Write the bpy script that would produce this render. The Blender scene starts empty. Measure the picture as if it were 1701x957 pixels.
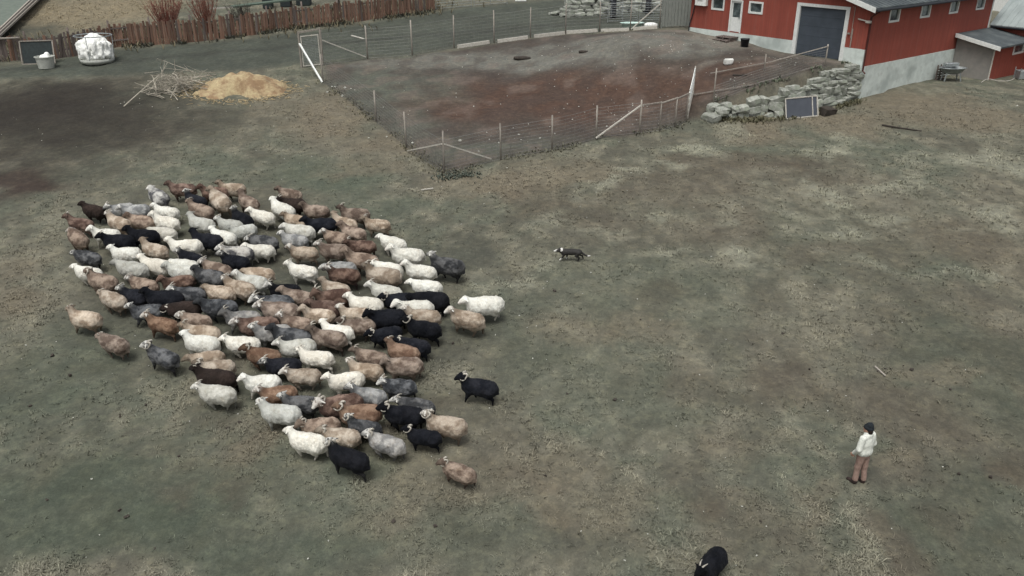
import bpy, bmesh, math, random
import numpy as np
from mathutils import Vector, Matrix

# ======================= camera, sky, sun, exposure =======================
scene = bpy.context.scene
col = scene.collection
cam_d = bpy.data.cameras.new('camera'); cam = bpy.data.objects.new('camera', cam_d); col.objects.link(cam)
cam_d.sensor_width = 36.0; cam_d.lens = 36.0*1381.0/1701.0
cam_d.clip_start = 0.1; cam_d.clip_end = 6000
cam.location = (0, 0, 12.7); cam.rotation_euler = (math.radians(90-24.45), 0, 0)
scene.camera = cam
SUN_EL, SUN_AZ = math.radians(67), math.radians(200)
world = bpy.data.worlds.new('World'); scene.world = world; world.use_nodes = True
wn = world.node_tree.nodes; wl = world.node_tree.links
bg = wn['Background']
sky = wn.new('ShaderNodeTexSky'); sky.sky_type = 'NISHITA'; sky.sun_disc = False
sky.sun_elevation = SUN_EL; sky.sun_rotation = SUN_AZ; sky.air_density = 1.0; sky.dust_density = 6.0; sky.ozone_density = 0.4
hs = wn.new('ShaderNodeHueSaturation'); hs.inputs['Saturation'].default_value = 0.35      # cloud cover greys the sky
wl.new(sky.outputs[0], hs.inputs['Color']); wl.new(hs.outputs[0], bg.inputs[0]); bg.inputs[1].default_value = 0.13
sd = bpy.data.lights.new('overcast_sun', 'SUN'); sd.energy = 1.5; sd.angle = math.radians(24); sd.color = (0.985, 1.0, 0.98)
sun = bpy.data.objects.new('overcast_sun', sd); col.objects.link(sun)
sun.location = (0, 0, 60)
sdir = Vector((math.sin(SUN_AZ)*math.cos(SUN_EL), math.cos(SUN_AZ)*math.cos(SUN_EL), math.sin(SUN_EL)))
sun.rotation_euler = sdir.to_track_quat('Z', 'Y').to_euler()
scene.view_settings.view_transform = 'Standard'; scene.view_settings.look = 'None'
scene.view_settings.gamma = 1.0; scene.view_settings.exposure = 0.18
scene.render.engine = 'CYCLES'
RND = random.Random(11)

# ---- terrain height ----------------------------------------------------
SLOPE, Y_ZERO = 0.11394, 19.0
BC = (19.421, 47.147)                      # near corner of the red barn
BL = (0.78152, 0.62388)                    # along the barn's long wall
BF = (-0.62388, 0.78152)                   # along the barn's front wall
def sst(t):
    t = np.clip(t, 0, 1); return t*t*(3-2*t)
def height(x, y):
    x = np.asarray(x, float); y = np.asarray(y, float)
    yy = np.where(y > 75, 75 + 40*(1-np.exp(-(y-75)/40)), y)
    yy = np.where(yy < 5, 5 - 30*(1-np.exp((yy-5)/30)), yy)
    base = SLOPE*(yy-Y_ZERO)
    dx, dy = x-BC[0], y-BC[1]
    n = -(dx*BL[0]+dy*BL[1]); s = dx*BF[0]+dy*BF[1]
    # right hand field levels off beside the barn
    fx = sst((x-6)/8)
    d = base-3.02
    lev = 3.02 + np.where(d > 0.4, 0.1+0*d, np.where(d < -0.4, d, d-(d+0.4)**2/1.6+0.1*0))
    lev = np.minimum(lev, base)
    field = base*(1-fx)+lev*fx
    # yard in front of the barn is filled up behind the stone wall
    zy = np.interp(s, [-1, 5, 9, 12.4, 18], [4.96, 4.96, 5.28, 5.5, 5.3])
    w = sst((13-n)/10)*sst((24-s)/11)
    w = np.where(n < -1, w*sst((n+16+0*n)/3+1), w)
    pen = base*(1-w)+np.maximum(base, zy)*w
    sw = np.interp(n, [-30, 0, 2.27, 3.64, 6.12, 7.7, 9.3, 14], [0.25, 0.25, 0.30, 0.30, 0.75, 1.75, 2.75, 5.8])
    wid = 0.12+np.maximum(0, n-9.3)*0.8
    m = sst((s-sw)/(2*wid)+0.5)
    z = field*(1-m)+pen*m
    z = z + 0.05*np.sin(x*0.61+1.3*np.sin(y*0.37))*np.sin(y*0.53+0.7) + 0.02*np.sin(x*1.9+y*0.8)*np.sin(y*1.7-x*0.5)
    return z

def hz(x, y): return float(height(x, y))
def gp(x, y, dz=0.0): return Vector((x, y, hz(x, y)+dz))

# ======================= helpers =======================
def srgb(r, g, b):
    f = lambda c: (c/255/12.92) if c <= 10.3 else ((c/255+0.055)/1.055)**2.4
    return (f(r), f(g), f(b))

def hash3(i, j, k, seed):
    h = (i.astype(np.int64)*374761393 + j.astype(np.int64)*668265263 + k.astype(np.int64)*2147483647 + seed*974711) & 0xffffffff
    h = ((h ^ (h >> 13))*1274126177) & 0xffffffff
    h = (h ^ (h >> 16)) & 0xffffffff
    return h/4294967295.0
def vnoise(x, y, z, seed=0):
    x = np.asarray(x, float); y = np.asarray(y, float)+0*x; z = np.asarray(z, float)+0*x
    i, j, k = np.floor(x), np.floor(y), np.floor(z)
    fx, fy, fz = x-i, y-j, z-k
    fx, fy, fz = [t*t*(3-2*t) for t in (fx, fy, fz)]
    i, j, k = i.astype(np.int64), j.astype(np.int64), k.astype(np.int64)
    r = 0
    for a in (0, 1):
        for b in (0, 1):
            for c in (0, 1):
                r = r + hash3(i+a, j+b, k+c, seed)*np.where(a, fx, 1-fx)*np.where(b, fy, 1-fy)*np.where(c, fz, 1-fz)
    return r
def fbm(x, y, z=0.0, octs=4, seed=0):
    r, a, f, t = 0, 1.0, 1.0, 0
    for o in range(octs):
        r = r+a*vnoise(np.asarray(x)*f, np.asarray(y)*f, np.asarray(z)*f+o*7.3, seed+o); t += a; a *= 0.5; f *= 2.03
    return r/t

def tag(o, label=None, cat=None, group=None, kind=None):
    if label: o['label'] = label
    if cat: o['category'] = cat
    if group: o['group'] = group
    if kind: o['kind'] = kind
    return o
def empty(name, loc, rz=0.0):
    o = bpy.data.objects.new(name, None); col.objects.link(o); o.location = loc; o.rotation_euler = (0, 0, rz)
    o.empty_display_size = 0.2
    return o
def link(name, me, parent=None, loc=(0, 0, 0)):
    o = bpy.data.objects.new(name, me); col.objects.link(o); o.location = loc
    if parent: o.parent = parent
    return o

class MB:
    """collects simple shapes into one mesh"""
    def __init__(self): self.v = []; self.f = []
    def add(self, vs, fs):
        n = len(self.v); self.v += [tuple(p) for p in vs]; self.f += [tuple(n+i for i in f) for f in fs]
    def box(self, c, s, rot=None, jit=0.0):
        c = Vector(c); out = []
        for dz in (-.5, .5):
            for dx, dy in ((-.5, -.5), (.5, -.5), (.5, .5), (-.5, .5)):
                p = Vector((dx*s[0], dy*s[1], dz*s[2]))
                if jit: p += Vector((RND.uniform(-jit, jit), RND.uniform(-jit, jit), RND.uniform(-jit, jit)))
                if rot is not None: p = rot @ p
                out.append(c+p)
        self.add(out, [(3, 2, 1, 0), (4, 5, 6, 7), (0, 1, 5, 4), (1, 2, 6, 5), (2, 3, 7, 6), (3, 0, 4, 7)])
    def span(self, lo, hi): self.box([(a+b)/2 for a, b in zip(lo, hi)], [b-a for a, b in zip(lo, hi)])
    def bar(self, a, b, w, h=None, up=(0, 0, 1)):
        a, b = Vector(a), Vector(b); d = b-a; L = d.length
        if L < 1e-6: return
        z = d.normalized(); x = Vector(up).cross(z)
        if x.length < 1e-3: x = Vector((1, 0, 0)).cross(z)
        x.normalize(); y = z.cross(x)
        rot = Matrix((x, y, z)).transposed()
        self.box((a+b)/2, (w, h or w, L), rot)
    def tube(self, pts, r, n=6, cap=True):
        pts = [Vector(p) for p in pts]; N = len(pts)
        rs = r if isinstance(r, (list, tuple)) else [r]*N
        vs = []; prevx = None
        for i, p in enumerate(pts):
            t = (pts[min(i+1, N-1)]-pts[max(i-1, 0)]).normalized()
            ref = prevx if prevx is not None else (Vector((0, 0, 1)) if abs(t.z) < 0.9 else Vector((1, 0, 0)))
            x = (ref-t*ref.dot(t)).normalized(); prevx = x; y = t.cross(x)
            for k in range(n):
                a = 2*math.pi*k/n; vs.append(p+(x*math.cos(a)+y*math.sin(a))*rs[i])
        fs = []
        for i in range(N-1):
            for k in range(n):
                fs.append((i*n+k, i*n+(k+1) % n, (i+1)*n+(k+1) % n, (i+1)*n+k))
        if cap:
            fs.append(tuple(range(n-1, -1, -1))); fs.append(tuple((N-1)*n+k for k in range(n)))
        self.add(vs, fs)
    def lathe(self, prof, c=(0, 0, 0), n=24, sx=1.0, sy=1.0, closed=True):
        vs = []; c = Vector(c)
        for r, z in prof:
            for k in range(n):
                a = 2*math.pi*k/n; vs.append(c+Vector((r*sx*math.cos(a), r*sy*math.sin(a), z)))
        fs = []
        for i in range(len(prof)-1):
            for k in range(n): fs.append((i*n+k, i*n+(k+1) % n, (i+1)*n+(k+1) % n, (i+1)*n+k))
        if closed: fs.append(tuple(range(n-1, -1, -1))); fs.append(tuple((len(prof)-1)*n+k for k in range(n)))
        self.add(vs, fs)
    def prism(self, poly, d):
        """poly of 3D points extruded by vector d"""
        n = len(poly); P = [Vector(p) for p in poly]; d = Vector(d)
        self.add(P+[p+d for p in P], [tuple(range(n-1, -1, -1)), tuple(range(n, 2*n))]+[(i, (i+1) % n, n+(i+1) % n, n+i) for i in range(n)])
    def mesh(self, name, m, origin=(0, 0, 0), smooth=False):
        me = bpy.data.meshes.new(name); o = Vector(origin)
        me.from_pydata([tuple(Vector(p)-o) for p in self.v], [], self.f)
        bm = bmesh.new(); bm.from_mesh(me); bmesh.ops.recalc_face_normals(bm, faces=bm.faces); bm.to_mesh(me); bm.free()
        if smooth: me.polygons.foreach_set('use_smooth', [True]*len(me.polygons))
        me.materials.append(m); me.update()
        return me
    def build(self, name, m, parent=None, origin=None, smooth=False, bevel=0.0):
        o0 = Vector(origin) if origin is not None else (Vector(parent.location) if parent else Vector((0, 0, 0)))
        ob = link(name, self.mesh(name, m, o0, smooth), parent)
        if parent is None: ob.location = o0
        if bevel:
            b = ob.modifiers.new('bevel', 'BEVEL'); b.width = bevel; b.segments = 1
        return ob

# ======================= materials =======================
def nodes(name):
    m = bpy.data.materials.new(name); m.use_nodes = True
    nt = m.node_tree; return m, nt, nt.nodes, nt.links, nt.nodes['Principled BSDF']
def math_node(nt, op, a, b=None):
    n = nt.nodes.new('ShaderNodeMath'); n.operation = op
    for i, q in enumerate((a, b)):
        if q is None: continue
        if isinstance(q, (int, float)): n.inputs[i].default_value = q
        else: nt.links.new(q, n.inputs[i])
    return n.outputs[0]
def mixc(nt, fac, a, b, mode='MIX'):
    n = nt.nodes.new('ShaderNodeMix'); n.data_type = 'RGBA'; n.blend_type = mode
    for s, q in ((0, fac), (6, a), (7, b)):
        if isinstance(q, (int, float)): n.inputs[s].default_value = q
        elif isinstance(q, tuple): n.inputs[s].default_value = (*q[:3], 1)
        else: nt.links.new(q, n.inputs[s])
    return n.outputs[2]
def mrange(nt, v, a, b, c, d):
    n = nt.nodes.new('ShaderNodeMapRange'); nt.links.new(v, n.inputs[0])
    for i, q in enumerate((a, b, c, d)): n.inputs[i+1].default_value = q
    return n.outputs[0]
def noise(nt, scale, detail=4, rough=0.6, vec=None, stretch=None):
    t = nt.nodes.new('ShaderNodeTexNoise'); t.inputs['Scale'].default_value = scale; t.inputs['Detail'].default_value = detail; t.inputs['Roughness'].default_value = rough
    if vec is None:
        tc = nt.nodes.new('ShaderNodeTexCoord'); vec = tc.outputs['Object']
    if stretch:
        mp = nt.nodes.new('ShaderNodeMapping'); mp.inputs['Scale'].default_value = stretch; nt.links.new(vec, mp.inputs[0]); vec = mp.outputs[0]
    nt.links.new(vec, t.inputs['Vector']); return t.outputs['Fac']
def bump(nt, bsdf, h, dist=0.01, strength=0.5):
    b = nt.nodes.new('ShaderNodeBump'); b.inputs['Distance'].default_value = dist; b.inputs['Strength'].default_value = strength
    nt.links.new(h, b.inputs['Height']); nt.links.new(b.outputs[0], bsdf.inputs['Normal'])
def surf(name, c1, c2=None, rough=0.8, scale=6.0, bmp=0.3, dist=0.01, metal=0.0, objvar=0.0, stretch=None, c3=None, spec=0.3, dirt=None):
    """generic weathered surface: two tones mixed by noise, per-object brightness, optional stains"""
    m, nt, N, L, b = nodes(name)
    c2 = c2 or tuple(x*0.75 for x in c1)
    f = noise(nt, scale, 5, 0.62, None, stretch)
    f2 = mrange(nt, f, 0.35, 0.65, 0, 1)
    c = mixc(nt, f2, c1, c2)
    if c3:
        g = noise(nt, scale*0.23, 3, 0.6, None, stretch); c = mixc(nt, mrange(nt, g, 0.5, 0.68, 0, 1), c, c3)
    if dirt:
        g = noise(nt, scale*0.6, 6, 0.7); c = mixc(nt, mrange(nt, g, 0.52, 0.75, 0, 0.8), c, dirt)
    if objvar:
        oi = N.new('ShaderNodeObjectInfo')
        v = mrange(nt, oi.outputs['Random'], 0, 1, 1-objvar, 1+objvar)
        cb = N.new('ShaderNodeCombineColor')
        for i in range(3): L.new(v, cb.inputs[i])
        c = mixc(nt, 1.0, c, cb.outputs[0], 'MULTIPLY')
    L.new(c, b.inputs['Base Color']); b.inputs['Roughness'].default_value = rough; b.inputs['Metallic'].default_value = metal
    b.inputs['Specular IOR Level'].default_value = spec
    if bmp: bump(nt, b, noise(nt, scale*4, 6, 0.65, None, stretch), dist, bmp)
    return m

M = {}
M['post'] = surf('weathered_post', srgb(156, 150, 141), srgb(122, 116, 107), 0.9, 5, 0.4, objvar=0.18, stretch=(4, 4, .6))
M['newwood'] = surf('pale_timber', srgb(196, 193, 184), srgb(160, 155, 144), 0.85, 5, 0.3, objvar=0.08, stretch=(1, 4, 4))
M['board'] = surf('brown_slab_board', srgb(126, 95, 78), srgb(82, 63, 52), 0.92, 7, 0.6, objvar=0.38, stretch=(5, 5, .7), c3=srgb(112, 100, 92))
M['boardgrey'] = surf('grey_slab_board', srgb(112, 102, 96), srgb(80, 72, 68), 0.92, 7, 0.6, objvar=0.25, stretch=(5, 5, .7))
M['wire'] = surf('galvanised_wire', srgb(128, 128, 124), srgb(100, 98, 96), 0.6, 20, 0, metal=0.4)
M['galv'] = surf('galvanised_steel', srgb(176, 182, 182), srgb(140, 146, 146), 0.45, 8, 0.1, metal=0.6)
M['white'] = surf('white_paint', srgb(222, 224, 220), srgb(205, 208, 203), 0.6, 9, 0.1, dist=0.003)
M['whitedirty'] = surf('white_plastic_film', srgb(238, 239, 234), srgb(222, 223, 217), 0.5, 9, 0.3, dirt=srgb(190, 190, 182))
M['found'] = surf('painted_foundation', srgb(206, 214, 208), srgb(192, 200, 194), 0.85, 2.5, 0.3, c3=srgb(168, 177, 172), dirt=srgb(156, 161, 154))
M['roofgrey'] = surf('roof_felt', srgb(74, 80, 82), srgb(62, 68, 70), 0.8, 5, 0.3, c3=srgb(86, 92, 92))
M['metalroof'] = surf('sheet_metal_roof', srgb(150, 158, 156), srgb(134, 142, 140), 0.5, 1.2, 0.05, metal=0.15, stretch=(.5, 2, 1))
M['dark'] = surf('black_plastic', srgb(44, 46, 50), srgb(34, 36, 40), 0.55, 6, 0.1)
M['darkgreen'] = surf('dark_green_plastic', srgb(46, 54, 54), srgb(36, 42, 42), 0.6, 6, 0.1)
M['teal'] = surf('pale_green_enamel', srgb(196, 218, 210), srgb(178, 202, 194), 0.4, 6, 0.1)
M['greywall'] = surf('grey_fibre_cement', srgb(140, 136, 130), srgb(128, 126, 121), 0.9, 3, 0.25, c3=srgb(118, 116, 112))
M['greygate'] = surf('grey_weathered_gate', srgb(128, 130, 124), srgb(108, 112, 106), 0.9, 6, 0.4, stretch=(4, 4, .6))
M['stone'] = surf('lichen_stone', srgb(158, 160, 151), srgb(122, 124, 117), 0.92, 5, 0.7, dist=0.02, objvar=0.16, c3=srgb(138, 144, 130), dirt=srgb(90, 92, 80))
M['litestone'] = surf('pale_stone', srgb(198, 198, 188), srgb(165, 165, 156), 0.9, 8, 0.4, objvar=0.15)
M['darkpanel'] = surf('grey_blue_sheet', srgb(76, 80, 87), srgb(68, 72, 79), 0.35, 2, 0.05)
M['garage'] = surf('charcoal_door', srgb(72, 79, 87), srgb(64, 71, 78), 0.45, 2, 0.05)
M['stick'] = surf('dead_branch', srgb(172, 166, 152), srgb(128, 122, 110), 0.92, 9, 0.3, objvar=0.25)
M['horn'] = surf('horn', srgb(186, 181, 170), srgb(132, 127, 116), 0.6, 16, 0.4, objvar=0.2)
M['plasticgrey'] = surf('milky_plastic', srgb(184, 186, 178), srgb(164, 166, 158), 0.5, 4, 0.1)
M['downpipe'] = surf('dark_red_pipe', srgb(78, 40, 36), srgb(66, 34, 30), 0.5, 5, 0.05)

def glass():
    m, nt, N, L, b = nodes('window_glass')
    b.inputs['Base Color'].default_value = (*srgb(74, 84, 86), 1); b.inputs['Roughness'].default_value = 0.12; b.inputs['Specular IOR Level'].default_value = 0.6
    L.new(mixc(nt, mrange(nt, noise(nt, 2.2, 3), .4, .6, 0, 1), srgb(52, 60, 62), srgb(96, 106, 106)), b.inputs['Base Color'])
    return m
M['glass'] = glass()

def red_cladding():
    m, nt, N, L, b = nodes('red_board_cladding')
    tc = N.new('ShaderNodeTexCoord'); sp = N.new('ShaderNodeSeparateXYZ'); L.new(tc.outputs['Object'], sp.inputs[0])
    u = math_node(nt, 'ADD', sp.outputs['X'], sp.outputs['Y'])
    wv = math_node(nt, 'FRACT', math_node(nt, 'MULTIPLY', u, 6.6))
    gap = mrange(nt, math_node(nt, 'ABSOLUTE', math_node(nt, 'SUBTRACT', wv, 0.5)), 0.43, 0.49, 0, 1)
    cell = math_node(nt, 'FLOOR', math_node(nt, 'MULTIPLY', u, 6.6))
    wn_ = N.new('ShaderNodeTexWhiteNoise'); wn_.noise_dimensions = '1D'; L.new(cell, wn_.inputs['W'])
    c = mixc(nt, mrange(nt, noise(nt, 0.8, 4), 0.35, 0.65, 0, 1), srgb(150, 78, 65), srgb(140, 73, 61))
    c = mixc(nt, mrange(nt, noise(nt, 3, 5, .65, None, (3, 3, .25)), 0.45, 0.75, 0, .5), c, srgb(128, 74, 62))
    c = mixc(nt, math_node(nt, 'MULTIPLY', wn_.outputs['Value'], 0.22), c, srgb(98, 50, 44))
    c = mixc(nt, mrange(nt, noise(nt, 1.6, 6, .7, None, (2, 2, .18)), 0.52, 0.72, 0, .55), c, srgb(140, 92, 80))
    c = mixc(nt, math_node(nt, 'MULTIPLY', gap, 0.35), c, srgb(70, 34, 30))
    L.new(c, b.inputs['Base Color']); b.inputs['Roughness'].default_value = 0.75; b.inputs['Specular IOR Level'].default_value = 0.25
    bump(nt, b, math_node(nt, 'SUBTRACT', 1.0, gap), 0.01, 0.5)
    return m
M['red'] = red_cladding()

# ======================= ground =======================
ZC = dict(red=srgb(78, 62, 54), redgrey=srgb(74, 70, 65), gravel=srgb(108, 108, 102), pengrn=srgb(86, 89, 81), mud=srgb(48, 45, 41), mudred=srgb(62, 52, 48),
          green=srgb(82, 88, 77), dgreen=srgb(70, 77, 67), tan=srgb(106, 100, 87), pale=srgb(130, 130, 116), brown=srgb(82, 75, 66), dirt=srgb(72, 73, 66), bank=srgb(122, 113, 94), bankdark=srgb(66, 68, 62))  # flock ground zone: trodden earth, darkened as painted shade between the sheep
ZONES = [
 ('red', 2.66, 46.41, 10.05, 4.49, 1.0),
 ('red', -2.93, 44.66, 3.54, 3.92, 0.7),
 ('red', 10.95, 46.57, 3.65, 2.02, 0.8),
 ('redgrey', -4.58, 41.57, 2.11, 3.43, 0.6),
 ('gravel', 6.04, 53.91, 12.27, 3.01, 1.0),
 ('gravel', -5.77, 54.21, 7.64, 2.18, 0.8),
 ('gravel', 12.51, 52.51, 4.02, 2.92, 1.0),
 ('gravel', 1.85, 52.73, 4.47, 1.59, 0.7),
 ('gravel', 11.23, 48.06, 2.04, 0.69, 0.6),
 ('pengrn', -1.72, 38.48, 3.13, 1.68, 0.7),
 ('pengrn', 2.33, 39.81, 3.22, 1.31, 0.5),
 ('pengrn', -5.85, 41.98, 2.13, 3.44, 0.6),
 ('pengrn', -8.37, 48.56, 2.76, 5.07, 0.9),
 ('pengrn', -5.56, 48.28, 3.09, 3.3, 0.6),
 ('mud', -25.83, 45.16, 6.19, 4.88, 1.0),
 ('mud', -20.52, 41.85, 5.19, 3.77, 0.6),
 ('mud', -21.55, 35.4, 2.92, 2.58, 0.75),
 ('mudred', -21.44, 34.67, 1.57, 1.58, 0.7),
 ('mud', -25.57, 48.13, 4.47, 3.04, 0.7),
 ('green', -8.24, 35.35, 2.38, 1.96, 0.9),
 ('green', -5.86, 33.54, 2.28, 1.77, 0.5),
 ('green', -12.35, 36.73, 3.01, 1.8, 0.4),
 ('green', -13.12, 23.26, 2.27, 1.5, 0.35),
 ('green', -9.03, 16.93, 3.59, 1.37, 0.35),
 ('green', -3.67, 16.3, 2.19, 1.38, 0.35),
 ('green', 14.36, 38.87, 5.75, 1.56, 0.45),
 ('green', 4.42, 26.6, 3.14, 2.1, 0.4),
 ('green', 0.18, 23.49, 2.08, 3.01, 0.4),
 ('green', 13.5, 28.9, 3.58, 3.09, 0.4),
 ('green', 5.37, 24.72, 2.58, 2.22, 0.4),
 ('tan', -9.35, 44.34, 2.23, 4.43, 0.95),
 ('tan', -6.11, 39.33, 2.61, 1.7, 0.9),
 ('tan', -12.61, 45.93, 1.99, 2.72, 0.5),
 ('tan', -6.8, 36.3, 1.9, 1.24, 0.6),
 ('tan', -1.05, 34.55, 2.34, 1.42, 0.85),
 ('tan', 1.06, 35.62, 2.13, 1.39, 0.7),
 ('tan', 2.97, 36.31, 2.44, 1.54, 0.6),
 ('tan', 12.22, 41.8, 2.14, 1.91, 0.9),
 ('tan', 17.11, 42.67, 2.79, 1.95, 0.9),
 ('tan', 23.11, 44.93, 3.89, 3.0, 0.85),
 ('tan', 25.54, 43.31, 1.89, 2.78, 0.6),
 ('tan', 21.17, 46.59, 3.02, 2.61, 0.8),
 ('tan', -16.52, 25.49, 1.22, 1.03, 0.7),
 ('tan', -18.11, 27.76, 1.09, 1.12, 0.5),
 ('tan', -7.11, 18.1, 1.1, 0.86, 0.75),
 ('tan', -8.26, 16.88, 1.35, 0.8, 0.5),
 ('tan', -11.34, 17.72, 1.39, 0.85, 0.45),
 ('tan', 0.14, 17.1, 1.66, 0.98, 0.5),
 ('tan', -2.15, 15.7, 1.99, 0.94, 0.5),
 ('tan', -9.91, 14.87, 2.47, 0.76, 0.5),
 ('tan', 2.64, 23.17, 1.51, 0.99, 0.5),
 ('tan', 4.79, 23.57, 1.34, 1.04, 0.5),
 ('tan', 5.89, 18.38, 1.11, 0.72, 0.5),
 ('tan', 1.55, 15.52, 2.12, 0.92, 0.4),
 ('tan', -2.6, 17.28, 1.22, 0.84, 0.4),
 ('tan', 17.76, 28.87, 2.01, 3.05, 0.35),
 ('pale', 8.43, 39.48, 0.87, 0.74, 1.0),
 ('pale', 15.51, 38.42, 0.91, 0.79, 1.0),
 ('pale', 11.35, 36.18, 1.22, 0.62, 0.85),
 ('pale', 3.89, 34.53, 0.65, 0.45, 0.8),
 ('pale', 5.09, 35.81, 0.94, 0.63, 0.8),
 ('pale', 14.05, 32.34, 0.86, 0.64, 0.9),
 ('pale', 13.89, 34.06, 0.9, 0.58, 0.6),
 ('pale', 19.82, 31.59, 0.97, 0.88, 0.6),
 ('pale', 22.16, 37.24, 1.66, 0.85, 0.6),
 ('pale', 9.11, 28.46, 1.0, 0.62, 0.7),
 ('pale', 12.22, 28.46, 0.49, 0.68, 0.7),
 ('pale', -0.01, 26.93, 0.85, 0.51, 0.5),
 ('pale', 10.98, 41.71, 1.07, 0.89, 0.6),
 ('pale', 16.46, 34.69, 1.31, 0.65, 0.6),
 ('brown', 11.08, 37.27, 4.15, 1.35, 0.6),
 ('brown', 12.9, 35.93, 3.23, 1.14, 0.45),
 ('brown', 7.31, 34.71, 3.13, 1.69, 0.45),
 ('brown', 8.25, 30.63, 2.59, 1.57, 0.41),
 ('brown', 11.87, 28.73, 2.02, 1.47, 0.45),
 ('brown', 4.91, 25.7, 1.23, 0.95, 0.38),
 ('brown', 16.31, 29.67, 3.22, 1.9, 0.38),
 ('brown', 14.62, 23.28, 3.03, 2.25, 0.45),
 ('brown', 13.48, 26.09, 1.86, 1.32, 0.3),
 ('brown', 8.01, 20.17, 2.05, 1.01, 0.3),
 ('brown', 11.44, 18.67, 2.56, 2.88, 0.49),
 ('brown', 5.46, 15.29, 1.68, 0.96, 0.45),
 ('brown', 11.24, 15.35, 1.68, 1.2, 0.45),
 ('brown', 7.46, 20.69, 1.04, 0.75, 0.34),
 ('brown', 3.2, 32.37, 2.71, 1.67, 0.38),
 ('brown', 1.26, 33.46, 1.52, 1.2, 0.38),
 ('brown', -8.24, 19.19, 1.48, 0.79, 0.22),
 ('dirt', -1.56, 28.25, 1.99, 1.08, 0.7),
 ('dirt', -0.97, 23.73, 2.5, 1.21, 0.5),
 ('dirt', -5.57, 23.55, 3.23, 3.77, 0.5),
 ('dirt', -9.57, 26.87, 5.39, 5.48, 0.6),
 ('dirt', 9.38, 17.5, 1.23, 0.95, 0.5),
 ('dgreen', -10.94, 15.88, 4.71, 2.48, 0.8),  # green turf darkened at near corners and edges, lens vignetting put into colour
 ('dgreen', -7.47, 14.6, 4.06, 1.08, 0.6),
 ('dgreen', 10.99, 15.14, 2.21, 2.37, 0.6),
 ('dgreen', 14.15, 21.18, 2.26, 3.84, 0.5),
 ('dgreen', -13.84, 20.89, 2.78, 2.57, 0.5),
 ('dgreen', -2.03, 14.46, 2.7, 0.83, 0.4),
 ('green', 2.59, 20.63, 3.45, 2.19, 0.4),
 ('mud', -21.93, 40.9, 5.64, 5.51, 0.5),
 ('pale', 13.87, 27.62, 0.52, 0.39, 0.5),
 ('pale', 14.68, 37.98, 0.56, 0.37, 0.55),
 ('pale', 3.15, 40.19, 0.56, 0.44, 0.43),
 ('pale', 17.72, 30.35, 0.63, 0.32, 0.31),
 ('pale', 9.25, 38.21, 0.59, 0.51, 0.52),
 ('pale', 15.1, 31.21, 0.48, 0.36, 0.53),
 ('pale', 17.19, 26.97, 0.62, 0.38, 0.52),
 ('pale', 13.74, 34.71, 0.47, 0.41, 0.61),
 ('pale', 16.11, 39.51, 0.73, 0.45, 0.61),
 ('pale', 7.31, 36.93, 0.74, 0.33, 0.54),
 ('pale', 2.64, 33.69, 0.46, 0.4, 0.33),
 ('pale', 23.79, 40.17, 0.68, 0.35, 0.39),
 ('pale', 19.59, 37.82, 0.45, 0.46, 0.43),
 ('pale', 15.64, 26.95, 0.6, 0.27, 0.52),
 ('pale', 9.19, 38.91, 0.55, 0.49, 0.35),
 ('pale', 13.18, 33.13, 0.6, 0.29, 0.62),
 ('pale', 6.19, 28.83, 0.58, 0.25, 0.49),
 ('pale', 5.44, 39.82, 0.38, 0.29, 0.33),
 ('pale', 13.3, 30.76, 0.83, 0.5, 0.64),
 ('pale', 6.25, 32.0, 0.49, 0.37, 0.51),
 ('pale', 14.6, 26.86, 0.51, 0.33, 0.48),
 ('pale', 2.43, 40.05, 0.53, 0.33, 0.55),
 ('pale', 7.58, 39.09, 0.46, 0.29, 0.38),
 ('pale', 11.47, 31.56, 0.53, 0.41, 0.38),
 ('pale', 15.28, 39.84, 0.56, 0.37, 0.36),
 ('pale', 14.37, 35.24, 0.79, 0.33, 0.31),
 ('pale', 17.29, 39.0, 0.49, 0.45, 0.52),
 ('pale', 2.21, 31.86, 0.56, 0.38, 0.37),
 ('pale', 15.34, 39.49, 0.5, 0.37, 0.61),
 ('pale', 2.13, 27.79, 0.74, 0.42, 0.46),
 ('pale', 8.48, 31.6, 0.73, 0.33, 0.48),
 ('pale', 8.29, 36.42, 0.6, 0.32, 0.44),
 ('pale', 8.29, 36.42, 0.65, 0.39, 0.45),
 ('pale', 13.72, 38.85, 0.6, 0.56, 0.55),
 ('pale', 3.6, 30.6, 0.71, 0.32, 0.6),
 ('pale', 9.19, 27.1, 0.58, 0.44, 0.56),
 ('pale', 14.57, 38.18, 0.57, 0.3, 0.5),
 ('pale', 20.84, 37.37, 0.58, 0.4, 0.43),
 ('pale', 5.56, 28.52, 0.58, 0.4, 0.63),
 ('pale', 16.66, 40.34, 0.56, 0.51, 0.6),
 ('pale', 18.29, 37.1, 0.69, 0.46, 0.37),
 ('pale', 19.55, 38.19, 0.62, 0.41, 0.38),
 ('pale', 12.32, 31.55, 0.48, 0.51, 0.32),
 ('pale', 1.95, 31.18, 0.77, 0.39, 0.55),
 ('brown', -0.01, 16.53, 0.66, 0.53, 0.42),
 ('brown', 12.34, 17.02, 0.48, 0.59, 0.5),
 ('brown', 5.51, 21.3, 0.89, 0.84, 0.39),
 ('green', 1.4, 19.06, 0.56, 0.56, 0.42),
 ('brown', -8.43, 16.4, 0.41, 0.55, 0.38),
 ('green', 3.73, 15.6, 0.68, 0.5, 0.43),
 ('brown', 4.41, 15.67, 0.48, 0.33, 0.38),
 ('brown', -3.12, 17.91, 0.7, 0.31, 0.48),
 ('brown', 14.29, 20.64, 0.68, 0.4, 0.36),
 ('brown', -7.12, 16.49, 0.49, 0.31, 0.33),
 ('green', -5.45, 17.52, 0.66, 0.56, 0.39),
 ('brown', 8.79, 14.77, 0.79, 0.45, 0.52),
 ('brown', 10.57, 15.93, 0.69, 0.47, 0.32),
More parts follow.
